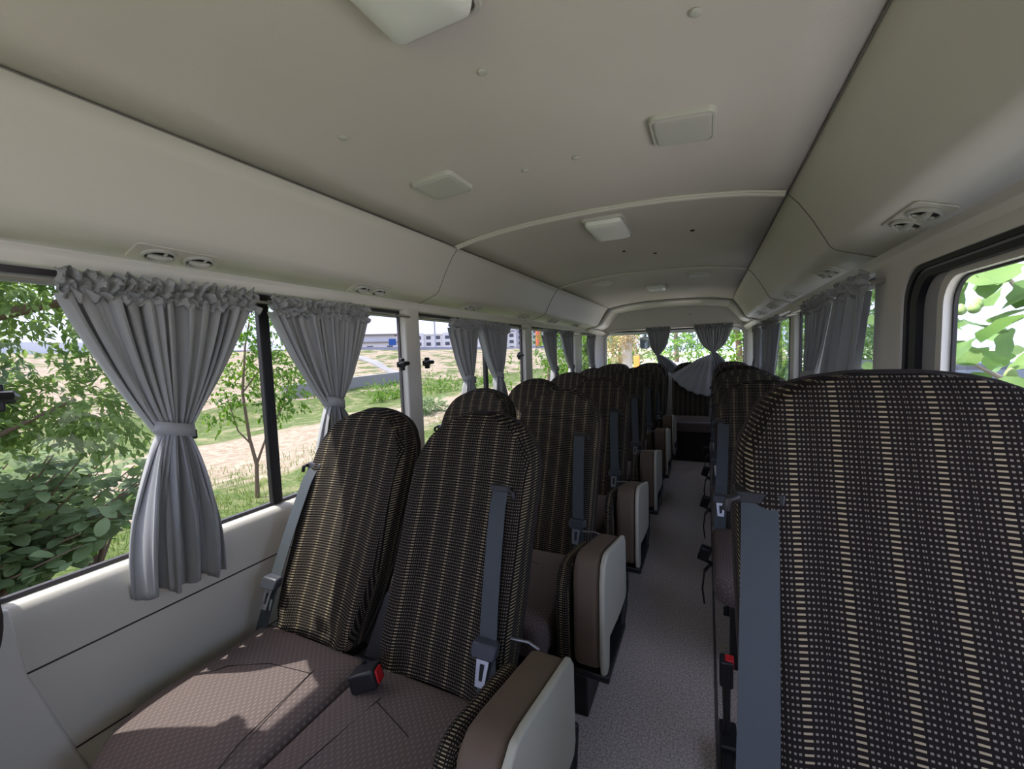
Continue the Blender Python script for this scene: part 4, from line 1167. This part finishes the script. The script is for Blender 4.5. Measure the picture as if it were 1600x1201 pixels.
broad_shrub('broad_leaf_shrub', 'dense grey-green broad-leaved shrub outside the nearest left window', (-5.1, .9, gz(-5.1, .9)), st, 30, .15, LF2, 21, 0)
st = [((-5.3 + rnd.uniform(-.5, .5), 2.15 + rnd.uniform(-.5, .35), rnd.uniform(-.3, .62)), .25) for _ in range(12)]
broad_shrub('leafy_shrub', 'fresh green shoots with round leaves left of the nearest curtain', (-5.4, 1.9, gz(-5.4, 1.9)), st, 11, .15, LF3, 22, 0)
# sapling between the curtains
bx0 = Vector((-6.32, 4.23, gz(-6.32, 4.23)))
tree('sapling', 'slender young tree with forked stems between the nearest curtain and the black mullion', 'tree', bx0,
     [([bx0, bx0 + Vector((.02, .02, .55)), bx0 + Vector((0, -.05, 1.0)), bx0 + Vector((0, -.10, 1.75)), bx0 + Vector((0, .0, 2.5)), bx0 + Vector((0, .1, 2.9))], .035, .01),
      ([bx0 + Vector((.02, .02, .55)), bx0 + Vector((.1, .22, 1.1)), bx0 + Vector((.1, .30, 1.9))], .022, .006),
      ([bx0 + Vector((0, -.03, .9)), bx0 + Vector((0, -.22, 1.15)), bx0 + Vector((0, -.34, 1.7))], .016, .005),
      ([bx0 + Vector((.1, .18, 1.0)), bx0 + Vector((.1, .5, 1.45)), bx0 + Vector((0, .75, 1.9))], .016, .005),
      ([bx0 + Vector((0, -.10, 1.75)), bx0 + Vector((0, .25, 2.15)), bx0 + Vector((0, .5, 2.6))], .014, .005)],
     [((-6.3 + random.uniform(-.3, .3), 4.3 + a, -1 + z), .26) for a, z in ((-.5, 1.55), (-.55, 1.95), (-.2, 2.2), (.1, 2.5), (.3, 2.3), (.6, 2.1), (.95, 1.85), (.7, 1.65), (-.1, 1.8), (.4, 1.75), (1.1, 2.2), (.1, 2.9), (.5, 2.8), (-.3, 2.75), (.8, 2.5), (.2, 2.1), (.5, 3.1), (-.15, 3.2), (.3, 1.5))],
     24, .080, .045, .20, LF3, 12, down=.8)
# bushes in the field
for k, (x, y, r, l) in enumerate(((-9.5, 13.2, .45, 'small round bush in the field seen through the second left window'), (-15.5, 17.5, .9, 'wide green thicket in the ditch left of the pale pillar'), (-15.2, 22.5, 1.2, 'wide green thicket in the ditch behind the second left window'), (-14.6, 27.5, 1.1, 'green thicket in the ditch seen past the second window latch'))):
    rnd = random.Random(40+k); c = [((x + rnd.uniform(-r, r)*.5, y + rnd.uniform(-r, r)*1.6, gz(x, y) + r*.45 + rnd.uniform(-.1, .25)*r), r*.5) for _ in range(14)]
    tree('bush', l, 'bush', (x, y, gz(x, y)), [], c, 16, .14, .06, .3, LF3 if k else LF2, 50+k)
# trees seen beyond the third and fourth left windows
for k, (x, y, h, r, l, m_) in enumerate(((-4.6, 13.5, 2.1, 1.5, 'green bush mass outside the third left window', LF3), (-3.8, 17.5, 2.6, 1.6, 'green tree outside the last left window', LF5))):
    rnd = random.Random(60+k); c = [((x + rnd.uniform(-r, r), y + rnd.uniform(-r, r), -1 + h*.55 + rnd.uniform(-.45, .45)*h), r*.5) for _ in range(22)]
    tree('leafy_tree', l, 'tree', (x, y, -1), [([(x, y, -1.05), (x, y+.1, 0), (x+.1, y, h*.5)], .09, .03)], c, 16, .14, .07, .35, m_, 70+k)

# rear view: trees, trunk with dry creeper, orange post, parked car
for k, (x, y, zc_, r, m_, l) in enumerate((
        (-4.2, 17.5, 1.6, 1.5, LF3, 'pale green tree at the left of the rear window'),
        (-1.0, 22.0, 3.0, 2.3, LF5, 'dark green tree in the middle of the rear window'),
        (1.4, 16.5, 1.9, 1.6, LF3, 'bright green tree between the rear curtains and the right edge'),
        (3.6, 14.5, 1.8, 1.6, LF4, 'yellow-green tree at the right of the rear window'),
        (-6.0, 24.0, 3.5, 2.6, LF5, 'tall green tree behind the rear window, far left'),
        (3.5, 23.0, 3.4, 2.6, LF3, 'tall green tree behind the rear window, far right'))):
    rnd = random.Random(80+k); c = [((x + rnd.uniform(-1, 1)*r, y + rnd.uniform(-1, 1)*r, zc_ + rnd.uniform(-1, 1)*r*.85), r*.42) for _ in range(30)]
    tree('leafy_tree', l, 'tree', (x, y, -1.0), [([(x, y, -1.05), (x+.1, y, .4), (x, y+.1, zc_)], .16, .08)], c, 20, .17, .085, .42, m_, 90+k, 'trees behind the rear window')
t = tree('creeper_tree', 'tree trunk wrapped in dry tan creeper seen through the left of the rear window', 'tree', (-2.1, 14.6, -1.0),
     [([(-2.1, 14.6, -1.05), (-2.07, 14.6, .6), (-2.05, 14.6, 2.0), (-1.95, 14.6, 3.2)], .22, .13)],
     [((-2.1 + random.uniform(-.75, .65), 14.5 + random.uniform(-.4, .3), 1.45 + random.uniform(-.35, .6)), .3) for _ in range(16)], 15, .11, .05, .3, LFD, 99, bark=mat('pale_bark', (.42, .37, .30), .9))
o = box('bollard', -1.62, -1.46, 13.2, 13.36, -1, 1.05, mat('orange_post', (.62, .25, .05), .6), bevel=(.01, 2)); tag(o, 'orange post behind the rear window beside the creeper-covered trunk', 'post')
# leafy hedge seen along the right side of the coach
rnd = random.Random(33)
for k, (x, y, h, m_, l) in enumerate(((2.6, 9.0, 2.6, LF5, 'dark green tree beyond the wide right curtain'), (5.2, 4.6, 2.8, LF5, 'dark green tree behind the parked dark car on the right'), (2.9, 12.5, 2.8, LF3, 'green tree outside the right rear corner'))):
    c = [((x + rnd.uniform(-.8, .8), y + rnd.uniform(-1.5, 1.5), -1 + h*.5 + rnd.uniform(-.4, .5)*h), .6) for _ in range(22)]
    tree('leafy_tree', l, 'tree', (x, y, -1), [([(x, y, -1.05), (x, y, .2), (x, y+.1, 1.0)], .1, .05)], c, 13, .14, .07, .35, m_, 110+k)

# fig tree crowding the door window
def fig_tree():
    base = Vector((2.35, 2.2, -1.0)); rnd = random.Random(9)
    t = empty('fig_tree', base, 0, 'sunlit fig tree with broad leaves pressed close outside the door window', 'tree')
    bs_ = bmesh.new(); bl = bmesh.new(); fr = []
    br = [[(2.35, 2.2, -1.05), (2.3, 2.3, 0), (2.1, 2.4, .9), (1.75, 2.45, 1.35), (1.45, 2.05, 1.55), (1.5, 1.8, 1.72)],
          [(2.3, 2.3, 0), (2.3, 2.8, .8), (1.95, 3.1, 1.4), (1.6, 2.9, 1.8)], [(2.1, 2.4, .9), (2.0, 1.8, 1.2), (1.7, 1.5, 1.45)],
          [(2.3, 2.3, 0), (2.6, 1.9, 1.0), (2.3, 1.6, 1.9), (1.9, 1.7, 2.3)], [(2.1, 2.4, .9), (1.75, 2.7, 1.0), (1.5, 2.6, 1.15)]]
    for k, P_ in enumerate(br):
        tube(bs_, [Vector(p)-base for p in P_], [(.05 if k == 0 else .025) - (.045 if k == 0 else .02)*i/(len(P_)-1) for i in range(len(P_))], 8)
    for i in range(460):
        near = i < 140
        x = rnd.uniform(1.42, 1.75) if near else rnd.uniform(1.7, 3.2)
        y = rnd.uniform(1.35, 3.0) if near else rnd.uniform(1.2, 4.8); z = rnd.uniform(.75, 1.85) if near else rnd.uniform(.3, 3.0)
        p = Vector((x, y, z)) - base
        d = Vector((rnd.uniform(-.8, .3), rnd.uniform(-1, 1), rnd.uniform(-.7, .25)))
        nr = (Vector((-.45, -.35, .8)) + rvec(rnd)*.5).normalized()
        oval_leaf(bl, p, d, nr, rnd.uniform(.13, .22), rnd, .78, 8, 3, .2)
    link('branch', bs_, mat('fig_bark', (.33, .27, .22), .8), t); link('foliage', bl, LF4, t)
    FM = mat('fig_green', (.26, .36, .14), .5, .3)
    for k in range(16):
        p = Vector((rnd.uniform(1.38, 1.6), rnd.uniform(1.7, 2.6), rnd.uniform(1.0, 1.65))) - base
        bm = bmesh.new(); bmesh.ops.create_uvsphere(bm, u_segments=14, v_segments=10, radius=.020)
        for v in bm.verts:
            if v.co.z > 0: v.co.z *= 1.5; v.co.x *= 1-.25*v.co.z/.03; v.co.y *= 1-.25*v.co.z/.03
            v.co += p
        link('fig', bm, FM, t)
fig_tree()

# parked vehicles
def car(name, label, loc, rz, paint, L=4.4, W=1.75, H=1.5):
    t = empty(name, loc, rz, label, 'car')
    bm = bmesh.new(); prism(bm, [(-L/2, .35), (-L/2+.05, .78), (-L/2+.75, .95), (-L/2+.8, .96), (L/2-.5, .98), (L/2-.05, .80), (L/2, .35)], -W/2, W/2, 'X'); link('body', bm, paint, t, bevel=(.06, 4))
    bm = bmesh.new()
    lo_ = [(-W/2+.04, -L/2+.75, .93), (W/2-.04, -L/2+.75, .93), (W/2-.04, L/2-.45, .95), (-W/2+.04, L/2-.45, .95)]
    hi_ = [(-W/2+.22, -L/2+1.55, H), (W/2-.22, -L/2+1.55, H), (W/2-.22, L/2-1.0, H-.02), (-W/2+.22, L/2-1.0, H-.02)]
    A = [bm.verts.new(p) for p in lo_]; B = [bm.verts.new(p) for p in hi_]
    for k in range(4): bm.faces.new((A[k], A[(k+1) % 4], B[(k+1) % 4], B[k]))
    bm.faces.new(B); bmesh.ops.recalc_face_normals(bm, faces=bm.faces[:]); link('cabin', bm, paint, t, bevel=(.05, 3))
    gm = mat('car_glass', (.03, .04, .05), .08, .8)
    def panel(q, inset):
        c = sum((Vector(p) for p in q), Vector())/4
        nn = (Vector(q[1])-Vector(q[0])).cross(Vector(q[2])-Vector(q[0])).normalized()
        if nn.dot(c - Vector((0, 0, 1.1))) < 0: nn = -nn
        b_ = bmesh.new(); f1 = [b_.verts.new(c + (Vector(p)-c)*inset + nn*.006) for p in q]; f0 = [b_.verts.new(c + (Vector(p)-c)*inset - nn*.01) for p in q]
        b_.faces.new(f1)
        for k in range(4): b_.faces.new((f1[k], f0[k], f0[(k+1) % 4], f1[(k+1) % 4]))
        link('car_window', b_, gm, t, smooth=False)
    for k in range(4): panel((lo_[k], lo_[(k+1) % 4], hi_[(k+1) % 4], hi_[k]), .86)
    for sx in (-1, 1):
        for sy in (-L/2+.8, L/2-.8):
            bm = bmesh.new(); bmesh.ops.create_cone(bm, cap_ends=True, segments=24, radius1=.32, radius2=.32, depth=.2, matrix=Matrix.Translation((sx*(W/2-.10), sy, .32)) @ Matrix.Rotation(PI/2, 4, 'Y')); o = link('wheel', bm, BLACKRUB, t, bevel=(.03, 2))
            bm = bmesh.new(); bmesh.ops.create_cone(bm, cap_ends=True, segments=16, radius1=.19, radius2=.19, depth=.02, matrix=Matrix.Translation((sx*(W/2+.005), sy, .32)) @ Matrix.Rotation(PI/2, 4, 'Y')); link('hub', bm, CHROME, o, smooth=False)
    return t
car('car', 'pale car parked behind the coach, its windscreen seen under the smaller rear curtain', (-.45, 12.0, -1.0), .25, mat('car_silver', (.55, .58, .6), .3, .5, .3), H=1.85)
car('car', 'dark car parked close on the right, seen between the right curtains', (2.75, 6.6, -1.0), 0, mat('car_dark', (.015, .017, .02), .25, .6), L=4.6, W=1.8, H=2.0)

# grass tufts close to the coach on the left
rnd = random.Random(77); bm = bmesh.new()
for _ in range(26000):
    x = -2.6 - abs(rnd.gauss(0, 1))*3.2; y = rnd.uniform(-.5, 13)
    if -9.5 > x: continue
    if noise.noise(Vector((x*.9, y*.9, 2))) < -.12: continue
    p = Vector((x, y, gz(x, y)-.01)); h = rnd.uniform(.05, .16); a = rnd.uniform(0, 2*PI); s = Vector((math.cos(a), math.sin(a), 0))*rnd.uniform(.004, .009)
    ln = Vector((rnd.uniform(-.5, .5), rnd.uniform(-.5, .5), 1)).normalized()*h
    A = [bm.verts.new(p - s), bm.verts.new(p + s), bm.verts.new(p + ln*.6 + s*.6), bm.verts.new(p + ln), bm.verts.new(p + ln*.6 - s*.6)]
    bm.faces.new(A)
g_ = link('grass', bm, leaf_mat('grass_blades', (.09, .15, .03), (.22, .27, .09), .4), smooth=False)
tag(g_, 'short green and straw coloured grass growing over the field beside the coach', 'grass', kind='stuff')
